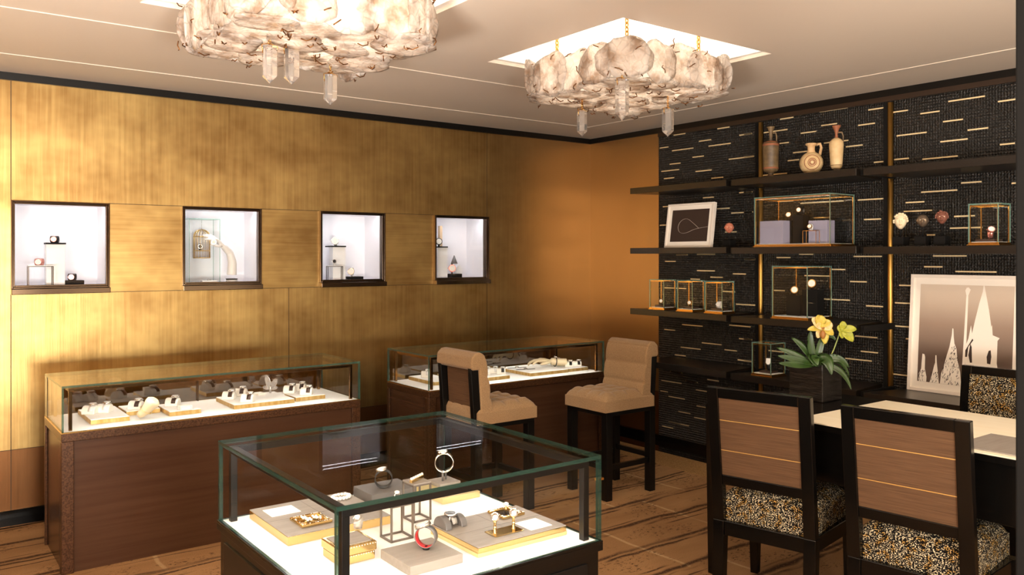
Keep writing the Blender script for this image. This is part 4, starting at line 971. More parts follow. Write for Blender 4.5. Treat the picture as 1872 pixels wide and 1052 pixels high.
hand(b, wr, f, Vector((0, 0, 1)), 1.0)
remesh(b.build('hand', 'skin_cream', t), .004)
c = p + Vector((.012, .008, .040)); d = f.normalized(); x = d.cross(Vector((0, 0, 1))).normalized(); y = d.cross(x)
t = thing('wrist_watch', 'slim dark watch strap around the wrist of the mannequin hand', 'watch', c)
MB().tube([c + x * .033 * math.cos(a) + y * .034 * math.sin(a) for a in [2 * PI * i / 28 for i in range(28)]], .004, 6, True).build('strap', 'strap_black', t)
MB().cyl(c - y * .032 + d * 0, c - y * .042, .014, .013, 16).build('watch_case', 'steel', t)
# ================================================================ goods in the square vitrine
ZV = VZ + .0004
def vt(label, x0, x1, y0, y1, h, low, group=None, pad='grey_stone'):
    t = thing('display_tray', label, 'display tray', ((x0 + x1) / 2, (y0 + y1) / 2, ZV), group=group)
    k = .012 if low else 0
    if low: MB().box((x0, y0, ZV), (x1, y1, ZV + k)).build('plinth', 'gold_pale', t, bevel=.001)
    MB().box((x0 + .002, y0 + .002, ZV + k), (x1 - .002, y1 - .002, ZV + h - .003)).build('tray_body', 'gold_mirror', t, bevel=.001)
    MB().box((x0 + .002, y0 + .002, ZV + h - .003), (x1 - .002, y1 - .002, ZV + h)).build('pad', pad, t, bevel=.0008)
    b = MB(); xm, ym = (x0 + x1) / 2, (y0 + y1) / 2
    b.box((xm - .0006, y0 + .002, ZV + h), (xm + .0006, y1 - .002, ZV + h + .0003)); b.box((x0 + .002, ym - .0006, ZV + h), (x1 - .002, ym + .0006, ZV + h + .0003)); b.build('pad_seam', 'strap_grey', t)
    return t, ZV + h
GV = 'grey topped gold trays in the square vitrine'
tA, zA = vt('grey topped gold tray with one gold frame, at the vitrine end by the long counters', .968, 1.325, 2.425, 2.765, .030, False, GV)
tD, zD = vt('grey topped gold tray with the crescent watch holder and ring posts', 1.378, 1.722, 1.995, 2.262, .030, True, GV)
def card(label, c, sx, sy, z):
    tag(MB().box((c.x - sx / 2, c.y - sy / 2, z), (c.x + sx / 2, c.y + sy / 2, z + .0016)).build('white_card', 'deck_white'), label, 'card', 'white cards on the vitrine trays')
def gold_frame(label, c, s, z, m2='gold_leaf'):
    t = thing('jewel_holder', label, 'jewel frame', (c.x, c.y, z)); b = MB(); w = .014; h = .010
    for a in ((-s, s, -s, -s + w), (-s, s, s - w, s), (-s, -s + w, -s + w, s - w), (s - w, s, -s + w, s - w)): b.box((c.x + a[0], c.y + a[2], z + .0005), (c.x + a[1], c.y + a[3], z + h))
    b.build('frame', 'gold_mirror', t, bevel=.003)
    MB().box((c.x - s + w, c.y - s + w, z + .0005), (c.x + s - w, c.y + s - w, z + .003)).build('frame_floor', m2, t)
    b = MB(); rnd = random.Random(5)
    for k in range(36):
        u = rnd.uniform(-1, 1); e = rnd.choice((0, 1)); q = rnd.choice((-1, 1)); p = (q * (s - .007), u * s) if e else (u * s, q * (s - .007)); b.ell((c.x + p[0], c.y + p[1], z + h), (.0022, .0022, .0018), 6, 4)
    b.build('stud', 'crystal_bead', t)['kind'] = 'stuff'
    return t
pc = Vector((1.05, 2.68, 0)); card('white card on the tray with one gold frame', pc, .10, .085, zA)
pf = at_z(554, 956, zA); gold_frame('gold jewel frame with a pale brooch lying in it', Vector((1.085, 2.52, 0)), .052, zA, 'gold_mirror')
t = thing('brooch', 'pale glittering brooch lying in the gold frame', 'brooch', (1.085, 2.52, zA + .003)); rnd = random.Random(2)
b = MB()
for k in range(26): b.ell((1.085 + rnd.gauss(0, .013), 2.52 + rnd.gauss(0, .009), zA + .006 + rnd.uniform(0, .008)), (.005, .004, .004), 7, 5)
b.build('stones', 'crystal_bead', t); MB().tube([(1.06, 2.51, zA + .005), (1.085, 2.525, zA + .006), (1.11, 2.53, zA + .005)], .002, 6).build('pin', 'gold_pale', t)
# stacked gold boxes with a grey lid and a mesh ring
for k, (z0, h, lab) in enumerate(((ZV, .026, 'gold box with dark mirrored side, lowest under the mesh bracelet'), (ZV + .0265, .026, 'gold box with grey padded lid under the mesh bracelet'))):
    x0, x1, y0, y1 = (1.018, 1.140, 2.172, 2.292) if k else (1.022, 1.136, 2.176, 2.288)
    t = thing('gold_box', lab, 'box', ((x0 + x1) / 2, (y0 + y1) / 2, z0), group='stacked gold boxes')
    MB().box((x0, y0, z0), (x1, y1, z0 + h)).build('box_body', 'gold_mirror', t, bevel=.003)
    b = MB(); 
    for q in range(14): b.ell((x0 + .005 + (x1 - x0 - .01) * q / 13, y0 - .0005, z0 + h - .004), (.0018, .0012, .0018), 6, 4)
    b.build('studs', 'crystal_bead', t)
    if k: MB().box((x0 + .012, y0 + .012, z0 + h), (x1 - .012, y1 - .012, z0 + h + .002)).build('lid_pad', 'grey_stone', t)
c = at_z(655, 968, ZV + .055); watch('wide mesh bracelet standing on the grey lidded gold box', c, .9, .021, .020, 'mesh', 'steel', 'dial_white', .9, .010, cat='bracelet', name='mesh_bracelet')
# grey plinth with the red lined watch
block('grey_plinth', 'grey stone plinth under the red lined watch, nearest the vitrine front', (1.148, 1.992, ZV), (1.322, 2.165, ZV + .027), 'grey_stone', cat='display block')
c = Vector((1.255, 2.085, ZV + .027 + .006))
watch('steel watch with grey strap lined in red, standing on the grey plinth', c, -.9, .032, .024, 'strap_grey', 'steel', 'dial_white', 1.25, .025, inner='strap_red')
tag(MB().lathe([(.010, 0), (.011, .004), (.006, .009)], (c.x, c.y, ZV + .0272), 16).build('strap_clasp_foot', 'black_matte'), 'small black foot holding up the red lined watch', 'watch foot')
# tray with crescent holder
p = at_z(822, 962, zD)
t = thing('crescent_holder', 'dark rock crescent holder gripping a steel watch', 'watch holder', p)
for dy, s_, nm in ((0.0, 1.0, 'crescent'), (-.052, .9, 'crescent')):
    pl = [(-.040 * s_ * math.cos(PI * i / 14), .036 * s_ * math.sin(PI * i / 14)) for i in range(15)]
    pl = pl[::-1]
    o = MB().prism(pl, -.011, .011, f=lambda x, z, y: (p.x + y + (-.026 if dy == 0 else .034), p.y - x * 1.0, p.z + z)).build(nm, 'strap_grey', t, bevel=.003)
pillow_watch('chunky steel watch held between the dark crescents', (p.x + .004, p.y, p.z - .002), PI / 2, 1.05, 'mesh', 'steel', 'dial_dark', None, .021)
p = at_z(905, 979, zD)
t = thing('ring_stand', 'gold mirrored plate with two ring posts on the front tray', 'ring stand', (1.525, 2.065, zD)); P0 = Vector((1.525, 2.065, zD))
MB().box((P0.x - .055, P0.y - .03, zD + .0005), (P0.x + .055, P0.y + .03, zD + .003)).build('plate', 'gold_mirror', t, bevel=.001)
for q in (-.036, .036):
    MB().lathe([(.009, .003), (.005, .005), (.0045, .035), (.006, .040)], (P0.x + q, P0.y, zD), 14).build('post', 'gold_mirror', t)
    g = thing('ring', 'round steel ring on the %s gold post of the ring stand' % ('outer' if q < 0 else 'inner'), 'ring', (P0.x + q, P0.y, zD + .040), group='rings on the ring stand')
    zc = zD + .040 + .013
    MB().tube([(P0.x + q + .011 * math.cos(a) * .8, P0.y - .011 * math.cos(a) * .6, zc + .012 * math.sin(a)) for a in [2 * PI * i / 20 for i in range(20)]], .0032, 8, True).build('band', 'steel', g)
    MB().ell((P0.x + q - .004, P0.y - .007, zc), (.009, .009, .009), 12, 8).build('stone', 'crystal_bead', g)
card('white card on the tray with the ring posts', Vector((1.640, 2.065, 0)), .085, .085, zD)
gold_frame('gold jewel frame with a dark floor and one ring post', Vector((1.632, 2.200, 0)), .045, zD, 'dial_dark')
g = thing('ring', 'pale ring on the post within the dark floored gold frame', 'ring', (1.632, 2.200, zD + .003))
MB().cyl((1.632, 2.2, zD + .003), (1.632, 2.2, zD + .03), .003).build('post', 'gold_mirror', g); MB().ell((1.632, 2.2, zD + .034), (.010, .008, .007), 12, 8).build('stone', 'crystal_bead', g)
# far side of the vitrine
block('dark_plinth', 'dark grey plinth carrying a black strapped watch, deep in the vitrine', (1.345, 2.60, ZV), (1.525, 2.745, ZV + .05), 'strap_grey')
watch('watch with jewelled bezel and black strap on the dark grey plinth', (1.425, 2.665, ZV + .05), -.5, .032, .030, 'strap_black', 'steel', 'dial_white', 1.35, .020)
wire_table('narrow dark wire stand with a jewelled slab, nearer the grey plinth', 1.237, 1.312, 2.262, 2.330, ZV, ZV + .112, 'bronze_grey', .0055, 'grey_stone', 'wire stands in the square vitrine')
wire_table('narrow dark wire stand with a gold clasp, farther from the grey plinth', 1.388, 1.452, 2.385, 2.455, ZV, ZV + .125, 'bronze_grey', .0055, 'grey_stone', 'wire stands in the square vitrine')
t = thing('jewel_clasp', 'glittering gold bar clasp on top of a wire stand', 'brooch', (1.42, 2.42, ZV + .1292))
MB().bar((1.385, 2.40, ZV + .135), (1.455, 2.44, ZV + .135), .010).build('bar', 'gold_mirror', t, bevel=.001)
b = MB(); [b.ell((1.39 + .012 * k, 2.403 + .0068 * k, ZV + .143), (.005, .005, .005), 8, 6) for k in range(6)]; b.build('stones', 'crystal_bead', t)
t = thing('jewel_ring', 'small stone ring resting on the nearer wire stand', 'ring', (1.275, 2.295, ZV + .1162))
MB().tube([(1.275 + .011 * math.cos(a), 2.295, ZV + .1292 + .011 * math.sin(a)) for a in [2 * PI * i / 20 for i in range(20)]], .002, 6, True).build('band', 'steel', t); MB().ell((1.275, 2.295, ZV + .1432), (.009, .009, .006), 10, 7).build('stone', 'crystal_bead', t)
block('pale_slab', 'low pale slab under the silver cuff stand', (1.575, 2.50, ZV), (1.735, 2.72, ZV + .022), 'gold_pale')
t = thing('cuff_stand', 'small grey plate with two rods holding up the silver cuff', 'display stand', (1.68, 2.66, ZV + .0222))
MB().box((1.635, 2.615, ZV + .0222), (1.725, 2.705, ZV + .036)).build('plate', 'grey_stone', t, bevel=.001)
for q in (-.010, .012): MB().cyl((1.68 + q, 2.66 + q * .6, ZV + .036), (1.68 + q, 2.66 + q * .6, ZV + .070), .004, None, 10).build('rod', 'strap_grey', t)
watch('wide polished silver cuff bracelet on its two rod stand', (1.68, 2.66, ZV + .0690), -.55, .036, .040, 'steel', 'steel', 'crystal_bead', 1.45, .020, cat='bracelet', name='cuff_bracelet')
t = thing('crystal_bracelet', 'clear crystal bracelet coiled on the vitrine tray end', 'bracelet', (1.27, 2.69, zA))
b = MB(); [b.ell((1.27 + .032 * math.cos(a), 2.69 + .022 * math.sin(a), zA + .008), (.007, .007, .007), 8, 6) for a in [2 * PI * k / 16 for k in range(16)]]; b.build('beads', 'crystal_bead', t)
# ================================================================ goods in the wall niches
NY = WY + .12; NF = NZ0 + .0135
def ny(px, py): return at_y(px, py, NY)
def nblock(name, label, px0, px1, ytop, ybot, m, dp=.07, z0=None, cat='display block', group=None):
    a = ny(px0, ytop); c = ny(px1, ybot); zb = NF if z0 is None else z0
    return tag(MB().box((a.x, NY - dp / 2, zb), (c.x, NY + dp / 2, (a.z + c.z * 0) if z0 is None else a.z)).build(name, m, bevel=.001), label, cat, group), a.x, c.x, a.z
def nwatch(px, z, label, **k): 
    dy = k.pop('dy', 0); x = at_y(px, 450, NY + dy).x
    return watch(label, (x, NY + dy, z), PI / 2 + k.pop('turn', -.3), **k)
o, a, c, z = nblock('white_block', 'tall white block in the niche with three cuff watches', 83, 117, 447, 520, 'acrylic')
block('black_plate', 'black plate on the tall white block under a cuff watch', (a - .004, NY - .04, z + .0004), (c + .006, NY + .04, z + .010), 'black_matte')
nwatch(100, z + .0104, 'black cuff watch with gold dial on the tall white block', R=.034, w=.042, strap='strap_black', case='pink_gold', dial='gold_pale', elev=0, cr=.017, sq=.62)
p0 = at_y(51, 487, NY - .07); p1 = at_y(96, 487, NY - .07)
wire_table('dark wire stand under the pink cuff watch', p0.x, p1.x, NY - .10, NY - .045, NF, p0.z, 'bronze_dark', .004, 'acrylic', 'wire stands in the niches')
nwatch(72, p0.z + .0045, 'pink cuff watch on the dark wire stand', dy=-.0725, R=.034, w=.042, strap='strap_pink', case='pink_gold', dial='dial_white', elev=0, cr=.017, sq=.62)
o, a, c, z = nblock('black_plinth', 'low black plinth at the niche edge under a black cuff watch', 118, 152, 513, 520, 'black_matte', .08)
nwatch(132, z + .0003, 'black cuff watch on the low black plinth', R=.034, w=.042, strap='strap_black', case='pink_gold', dial='gold_pale', elev=0, cr=.017, sq=.62)
# niche with birdcage
a = ny(347, 399); c = ny(404, 515)
t = thing('acrylic_case', 'tall clear case around the hanging gold birdcage', 'glass case', ((a.x + c.x) / 2, NY + .09, NF))
panes(t, a.x, NY + .015, NF + .0005, c.x, NY + .17, a.z, .004, 'glass_pale_edge', gm='glass_clear')
p = ny(376, 417); zt = ny(376, 419).z; zb = ny(376, 472).z; R = .055; yc = NY + .09
t = thing('birdcage', 'small gold birdcage hanging in the clear case', 'birdcage', (p.x, yc, zb)); b = MB()
for k in range(16):
    a_ = 2 * PI * k / 16; x, y = math.cos(a_), math.sin(a_)
    b.tube([(p.x + x * R, yc + y * R, zb), (p.x + x * R, yc + y * R, zt - .05)] + [(p.x + x * R * math.cos(u), yc + y * R * math.cos(u), zt - .05 + .05 * math.sin(u)) for u in (.3, .6, .9, 1.2, 1.5)], .0022, 5)
b.build('bars', 'gold_leaf', t)
b = MB()
for z in (zb, zb + .05, zt - .05): b.tube([(p.x + R * math.cos(u), yc + R * math.sin(u), z) for u in [2 * PI * k / 24 for k in range(24)]], .003, 5, True)
b.build('hoop', 'gold_leaf', t); MB().cyl((p.x, yc, zb), (p.x, yc, zb + .003), R).build('cage_floor', 'gold_leaf', t)
MB().cyl((p.x, yc, zt), (p.x, yc, ny(376, 401).z), .0012, None, 6).build('hook', 'steel', t)
watch('black watch with white dial standing in the gold birdcage', (p.x - .01, yc, zb + .052), PI / 2 - .3, .024, .016, 'strap_black', 'steel', 'dial_dark', .1, .016)
e0 = ny(421, 506); q = [ny(421, 503), ny(422, 480), ny(417, 463), ny(404, 450)]
dq = [-.03, -.03, -.035, -.05]
b = MB(); pts = [Vector((v.x, v.y + d_, v.z)) for v, d_ in zip(q, dq)]
fine = []
for i in range(len(pts) - 1):
    for u in (0, .33, .66): fine.append(pts[i].lerp(pts[i + 1], u))
fine.append(pts[-1])
b.tube(fine, [.034 - .012 * i / (len(fine) - 1) for i in range(len(fine))], 14)
fw = (ny(385, 436) - ny(404, 450)); fw.y = -.005; hand(b, fine[-1], fw, Vector((.3, -.6, .75)), .85)
t = thing('display_mannequin', 'white mannequin arm reaching up to the gold birdcage', 'display arm', (e0.x, NY - .03, NF))
remesh(b.build('arm', 'ivory_white', t), .0045)
MB().lathe([(.040, 0), (.040, .010), (.034, .016)], (e0.x, NY - .03, NF + .0005), 24).build('cuff_base', 'acrylic', t)
o = MB().tube([(e0.x + .036 * math.cos(u), NY - .03 + .036 * math.sin(u), NF + .021) for u in [2 * PI * k / 24 for k in range(24)]], .0045, 6, True).build('bracelet', 'strap_black'); tag(o, 'dark bracelet round the foot of the white mannequin arm', 'bracelet')
w = ny(384, 444); watch('round white watch held in the fingers of the mannequin arm', (w.x, NY - .085, w.z - .022), PI / 2 - .3, .022, .014, 'strap_white', 'steel', 'dial_white', .1, .018)
a = ny(361, 506); c = ny(388, 513)
t = thing('display_tray', 'low white tray with a small watch at the foot of the birdcage', 'display tray', ((a.x + c.x) / 2, NY - .09, NF)); MB().box((a.x, NY - .115, NF + .0005), (c.x, NY - .06, NF + .016)).build('tray_body', 'acrylic', t, bevel=.002)
pillow_watch('small dark watch lying on the low white tray', ((a.x + c.x) / 2, NY - .085, NF - .006), 0, .7, 'strap_black', 'steel', 'dial_dark', None)
# niche three
o, a, c, z = nblock('white_block', 'tall white block in the niche with three round watches', 605, 628, 452, 510, 'acrylic')
block('black_plate', 'black plate on the tall white block under a round watch', (a - .03, NY - .04, z + .0004), (c + .003, NY + .04, z + .010), 'black_matte')
nwatch(614, z + .0104, 'round white watch on the tall white block, topmost of three', R=.034, w=.022, strap='strap_white', case='steel', dial='dial_white', elev=.1, cr=.028, turn=-.6)
p0 = ny(590, 487); p1 = ny(617, 487); wire_table('dark wire stand under a small steel watch', p0.x, p1.x, NY - .092, NY - .066, NF, p0.z, 'bronze_dark', .004, 'acrylic', 'wire stands in the niches')
watch('small steel watch on a dark wire stand, lower half of the niche', ((p0.x + p1.x) / 2, NY - .079, p0.z + .0045), PI / 2 - .5, .024, .010, 'strap_white', 'steel', 'dial_dark', .3, .015)
o, a, c, z = nblock('black_plinth', 'low black plinth under an oval white watch', 636, 660, 506, 512, 'black_matte', .08)
nwatch(644, z + .0003, 'oval white watch on the low black plinth', R=.036, w=.012, strap='strap_white', case='steel', dial='dial_white', elev=.1, cr=.026, turn=-.7)
# niche four
o, a, c, z = nblock('white_block', 'tall white block in the niche with the pink watch', 796, 814, 453, 510, 'acrylic', .07)
block('black_plate', 'black plate on the tall white block under a dark rimmed watch', (a - .002, NY - .04, z + .0004), (c + .002, NY + .04, z + .010), 'black_matte')
nwatch(802, z + .0104, 'dark rimmed steel watch standing on the tall white block', R=.036, w=.014, strap='steel', case='dial_dark', dial='dial_white', elev=.1, cr=.029, turn=-.5)
q = ny(811.5, 413); block('cork_column', 'beige ribbed column behind the dark rimmed watch', (q.x - .012, NY + .045, NF), (q.x + .014, NY + .075, q.z), 'beige_cork', cat='display column')
o, a, c, z = nblock('black_plinth', 'low black plinth under the pink watch', 822, 840, 501, 507, 'black_matte', .08)
nwatch(826, z + .0003, 'pink gold watch standing below a dark cone', R=.042, w=.012, strap='pink_gold', case='pink_gold', dial='dial_white', elev=.1, cr=.031, turn=-.5)
q = ny(826, 481); tag(MB().lathe([(.030, 0), (.028, .004), (.002, .070)], (q.x + .01, NY - .02, z + .0003 + .0845), 20).build('cone_ornament', 'strap_grey'), 'dark grey cone resting on the pink gold watch', 'cone ornament')
p0 = ny(838, 505); p1 = ny(845, 487); x0, x1 = p0.x, p1.x + .02; zm = ny(840, 491).z; zk = ny(841, 484).z
tag(MB().prism([(x0, NF), (x1, NF), (x1, zm), ((x0 + x1) / 2, zk), (x0, zm)], NY - .02, NY + .02, f=lambda x, z, y: (x, y + .05, z)).build('house_block', 'acrylic', bevel=.001), 'white house shaped block beside the pink gold watch', 'display block')
# ================================================================ goods on the wall shelves
XS = 4.95
def base(px, X=XS, z=0): p = at_x(px, 400, X); return Vector((p.x, p.y, z))
z = SZ[0] - .004
def sc_at(px, X=XS): r = ray(px); return X / r[0] / FPX      # metres per photo pixel
# dark two-banded oil flask
p = base(1409, z=z); k = sc_at(1409)
t = thing('clay_vessel', 'dark banded clay flask with a thin handle beside the brass rod', 'vase', p, group='clay vessels on the top shelf')
zt = CAMZ + (HY - 232) * k - z
R = 14.5 * k
MB().lathe([(.30 * R, 0), (.62 * R, .006), (.55 * R, .018), (.30 * R, .030), (.45 * R, .045), (.85 * R, .055), (.92 * R, .07), (1.0 * R, zt - .135), (1.0 * R, zt - .125), (.9 * R, zt - .112)], p).build('body', 'clay_dark', t)
MB().lathe([(.93 * R, .068), (.96 * R, .074), (.94 * R, .080)], p).lathe([(1.01 * R, zt - .137), (1.02 * R, zt - .127), (.86 * R, zt - .108), (.30 * R, zt - .100)], p).build('band', 'clay_red', t)
MB().lathe([(.30 * R, zt - .102), (.20 * R, zt - .08), (.22 * R, zt - .04), (.42 * R, zt - .01), (.52 * R, zt), (.40 * R, zt - .002)], p).build('neck', 'clay_dark', t)
vr = Vector((sh, -ch, 0))
MB().tube([p + vr * R * .25 + Vector((0, 0, zt - .045)), p + vr * R * .62 + Vector((0, 0, zt - .042)), p + vr * R * .74 + Vector((0, 0, zt - .07)), p + vr * R * .70 + Vector((0, 0, zt - .12))], .0055, 8).build('handle', 'clay_dark', t)
# round jug
p = base(1483, z=z); k = sc_at(1483); R = 21.5 * k; zt = CAMZ + (HY - 262) * k - z
t = thing('clay_vessel', 'round cream clay jug with ring pattern and loop handle, middle of three', 'vase', p, group='clay vessels on the top shelf')
zc = R * .98 + .004
MB().ell(p + Vector((0, 0, zc)), (R * .86, R, R * .98), 28, 18).lathe([(R * .42, .0), (R * .40, .012)], p).build('body', 'clay_cream', t)
MB().lathe([(R * .36, zc + R * .86), (R * .30, zc + R * 1.10), (R * .30, zt - .022), (R * .46, zt - .014), (R * .50, zt - .004), (R * .36, zt)], p).build('neck', 'clay_tan', t)
MB().tube([p + vr * R * .42 + Vector((0, 0, zt - .010)), p + vr * R * .75 + Vector((0, 0, zt - .004)), p + vr * R * .86 + Vector((0, 0, zt - .03)), p + vr * R * .72 + Vector((0, 0, zc + R * .68))], .010, 10).build('handle', 'clay_tan', t)
vw = Vector((-ch, -sh, 0)) ; b = MB()
for rr in (.16, .24, .34, .62): 
    q = []
    for i in range(30):
        a = 2 * PI * i / 30; u, w = rr * math.cos(a), rr * math.sin(a); dd = math.sqrt(max(0, 1 - u * u - w * w))
        ax = (vw * .9 - vr * .3).normalized(); sx_ = Vector((-ax.y, ax.x, 0))
        q.append(p + Vector((0, 0, zc)) + Vector(((ax * dd + sx_ * u).x * R * .88, (ax * dd + sx_ * u).y * R * 1.01, w * R * .99)))
    b.tube(q, .0022, 5, True)
b.build('ring_pattern', 'clay_red', t)
# slim cream flask
p = base(1529, z=z); k = sc_at(1529); R = 13 * k; zt = CAMZ + (HY - 230) * k - z
t = thing('clay_vessel', 'slim pale clay flask with a red flared mouth, at the shelf end', 'vase', p, group='clay vessels on the top shelf')
MB().lathe([(.62 * R, .028), (.80 * R, .05), (.98 * R, zt - .125), (.92 * R, zt - .105), (.62 * R, zt - .090), (.22 * R, zt - .078)], p).build('body', 'clay_cream', t)
MB().lathe([(.50 * R, 0), (.55 * R, .006), (.34 * R, .014), (.62 * R, .030), (.82 * R, .052)], p).build('foot', 'clay_dark', t)
MB().lathe([(.23 * R, zt - .080), (.17 * R, zt - .055), (.30 * R, zt - .03), (.56 * R, zt - .006), (.60 * R, zt), (.40 * R, zt - .004)], p).build('neck', 'clay_red', t)
MB().tube([p + vr * R * .20 + Vector((0, 0, zt - .045)), p + vr * R * .75 + Vector((0, 0, zt - .042)), p + vr * R * .98 + Vector((0, 0, zt - .07)), p + vr * R * .88 + Vector((0, 0, zt - .115))], .005, 8).build('handle', 'clay_dark', t)
# ---------------------------------------------------------------- pictures
def picture(name, label, ya, yb, X0, X1, z0, z1, bw, mw, prt, grp=None):
    """frame leaning from X0 (foot) to X1 (head); spans ya > yb; returns thing and a map (u 0..1 from the ya side, v 0..1 up, d towards us)"""
    t = thing(name, label, 'picture', ((X0 + X1) / 2, (ya + yb) / 2, z0), group=grp)
    lean = Vector((X1 - X0, 0, z1 - z0)); H = lean.length; lu = lean / H; nn = Vector((-lu.z, 0, lu.x)); O = Vector((X0, ya, z0)); Wd = ya - yb
    P = lambda y, h, d: O + Vector((0, -y, 0)) + lu * h + nn * d
    def slab(b, y0, y1, h0, h1, d0, d1, m=0): b.hexa([P(y0, h0, d0), P(y1, h0, d0), P(y1, h1, d0), P(y0, h1, d0)], [P(y0, h0, d1), P(y1, h0, d1), P(y1, h1, d1), P(y0, h1, d1)], m)
    b = MB(); slab(b, 0, bw, 0, H, -.022, .008); slab(b, Wd - bw, Wd, 0, H, -.022, .008); slab(b, bw, Wd - bw, 0, bw, -.022, .008); slab(b, bw, Wd - bw, H - bw, H, -.022, .008)
    b.build('frame', 'frame_white', t, bevel=.001)
    b = MB(); slab(b, bw, Wd - bw, bw, H - bw, -.020, -.002); b.build('mat_board', 'mat_board', t)
    b = MB(); a, c = bw + mw, H - bw - mw; slab(b, a, Wd - a, a, c, -.002, -.0008); pr = b.build('print', prt, t)
    return t, pr, (lambda u, v, d=0: P(a + (Wd - 2 * a) * u, a + (c - a) * v, -.0006 + d))
z = SZ[1] + .0004
t, pr, U = picture('framed_picture', 'small white framed picture of a thin rope loop on dark ground', 4.520, 4.055, 4.925, 4.975, z, 1.962, .014, .034, 'print_dark')
pl = [(1.0, .425), (.76, .405), (.60, .57), (.45, .70), (.34, .705), (.24, .62), (.195, .48), (.215, .36), (.27, .285), (.36, .262), (.48, .29), (.62, .365), (.76, .405)]
# smooth the loop
def smooth(pl, n=6):
    out = []
    for i in range(len(pl) - 1):
        p0, p1, p2, p3 = pl[max(i - 1, 0)], pl[i], pl[i + 1], pl[min(i + 2, len(pl) - 1)]
        for k in range(n):
            u = k / n
            out.append(tuple(.5 * (2 * p1[j] + (p2[j] - p0[j]) * u + (2 * p0[j] - 5 * p1[j] + 4 * p2[j] - p3[j]) * u * u + (3 * p1[j] - p0[j] - 3 * p2[j] + p3[j]) * u ** 3) for j in range(2)))
    return out + [pl[-1]]
MB().tube([U(u, v, .0004) for u, v in smooth([(1.0, .44), (.9, .43), (.76, .405)], 4)], .0022, 5, flat=.3).tube([U(u, v, .0004) for u, v in smooth(pl[1:], 6)], .0014, 5, flat=.3).build('rope_line', 'mat_board', pr)
zs = SZ[3] - .0075
t, pr, U = picture('framed_picture', 'tall white framed photo of pale church spires against a dusky sky', 2.645, 1.985, 5.095, 5.150, zs, 1.437, .020, .040, 'print_sky')
# spires as flat pale shapes of the print; pixel outline on the photo -> print plane
def pic(px, py):
    """place on the print seen at that photo pixel"""
    o, ux, uy = U(0, 0), U(1, 0), U(0, 1); e1, e2 = ux - o, uy - o; n = e1.cross(e2); r = ray(px)
    d = Vector((r[0], r[1], -(py - HY) / FPX)); c = Vector((0, 0, CAMZ)); s = n.dot(o - c) / n.dot(d); q = c + d * s - o
    return q.dot(e1) / e1.length_squared, q.dot(e2) / e2.length_squared
def shape(pts, d=.0003, clamp=True):
    q = [pic(1600 + x / 3.287, 440 + y / 3.287) for x, y in pts]
    q = [(min(max(u, 0), .999), min(max(v, 0.001), .999)) for u, v in q] if clamp else q
    return q
def flat(b, pts, m, d):
    q = shape(pts); n = len(q); b.add([U(u, v, d) for u, v in q] + [U(u, v, d + .0003) for u, v in q], [tuple(range(n)), tuple(range(2 * n - 1, n - 1, -1))] + [(i, n + i, n + (i + 1) % n, (i + 1) % n) for i in range(n)], m)
b = MB()
flat(b, [(258,855),(262,800),(276,770),(280,720),(284,680),(296,684),(300,700),(298,770),(308,820),(306,862)], 0, .0001)
flat(b, [(326,862),(340,810),(354,752),(360,735),(362,690),(368,690),(370,735),(376,790),(382,868)], 0, .0001)
flat(b, [(388,870),(396,800),(408,770),(430,690),(446,640),(452,610),(460,570),(464,528),(470,530),(472,580),(476,620),(488,650),(494,720),(510,790),(516,880)], 0, .0001)
flat(b, [(514,895),(532,600),(548,330),(542,300),(550,284),(562,282),(574,296),(566,316),(560,330),(548,610),(530,895)], 0, .0004)
flat(b, [(540,900),(540,640),(560,590),(576,510),(582,560),(600,480),(625,380),(646,310),(652,252),(658,252),(664,310),(684,420),(698,520),(702,508),(706,570),(748,588),(735,604),(730,740),(735,770),(735,900)], 0, .0001)
b.build('spires', 'mat_board', pr)
b = MB(); rnd = random.Random(9)
flat(b, [(540,700),(542,660),(585,590),(590,600),(560,640),(552,700)], 0, .0008); flat(b, [(570,735),(560,690),(572,620),(580,640),(582,735)], 0, .0008)
flat(b, [(672,740),(670,700),(682,664),(694,660),(698,700),(692,745)], 0, .0008)
for x0, x1, y0, y1, n in ((262,300,780,855,26),(334,378,790,862,22),(400,505,700,870,110),(455,485,640,720,20),(590,640,330,470,0)):
    for _ in range(n):
        x, y = rnd.uniform(x0, x1), rnd.uniform(y0, y1); w, h = rnd.uniform(1.2, 4), rnd.uniform(2.5, 9)
        flat(b, [(x - w, y + h), (x + w * .3, y + h * .6), (x + w, y - h), (x - w * .2, y - h * .5)], 0, .0008)
b.build('spire_shadows', 'print_dark', pr)
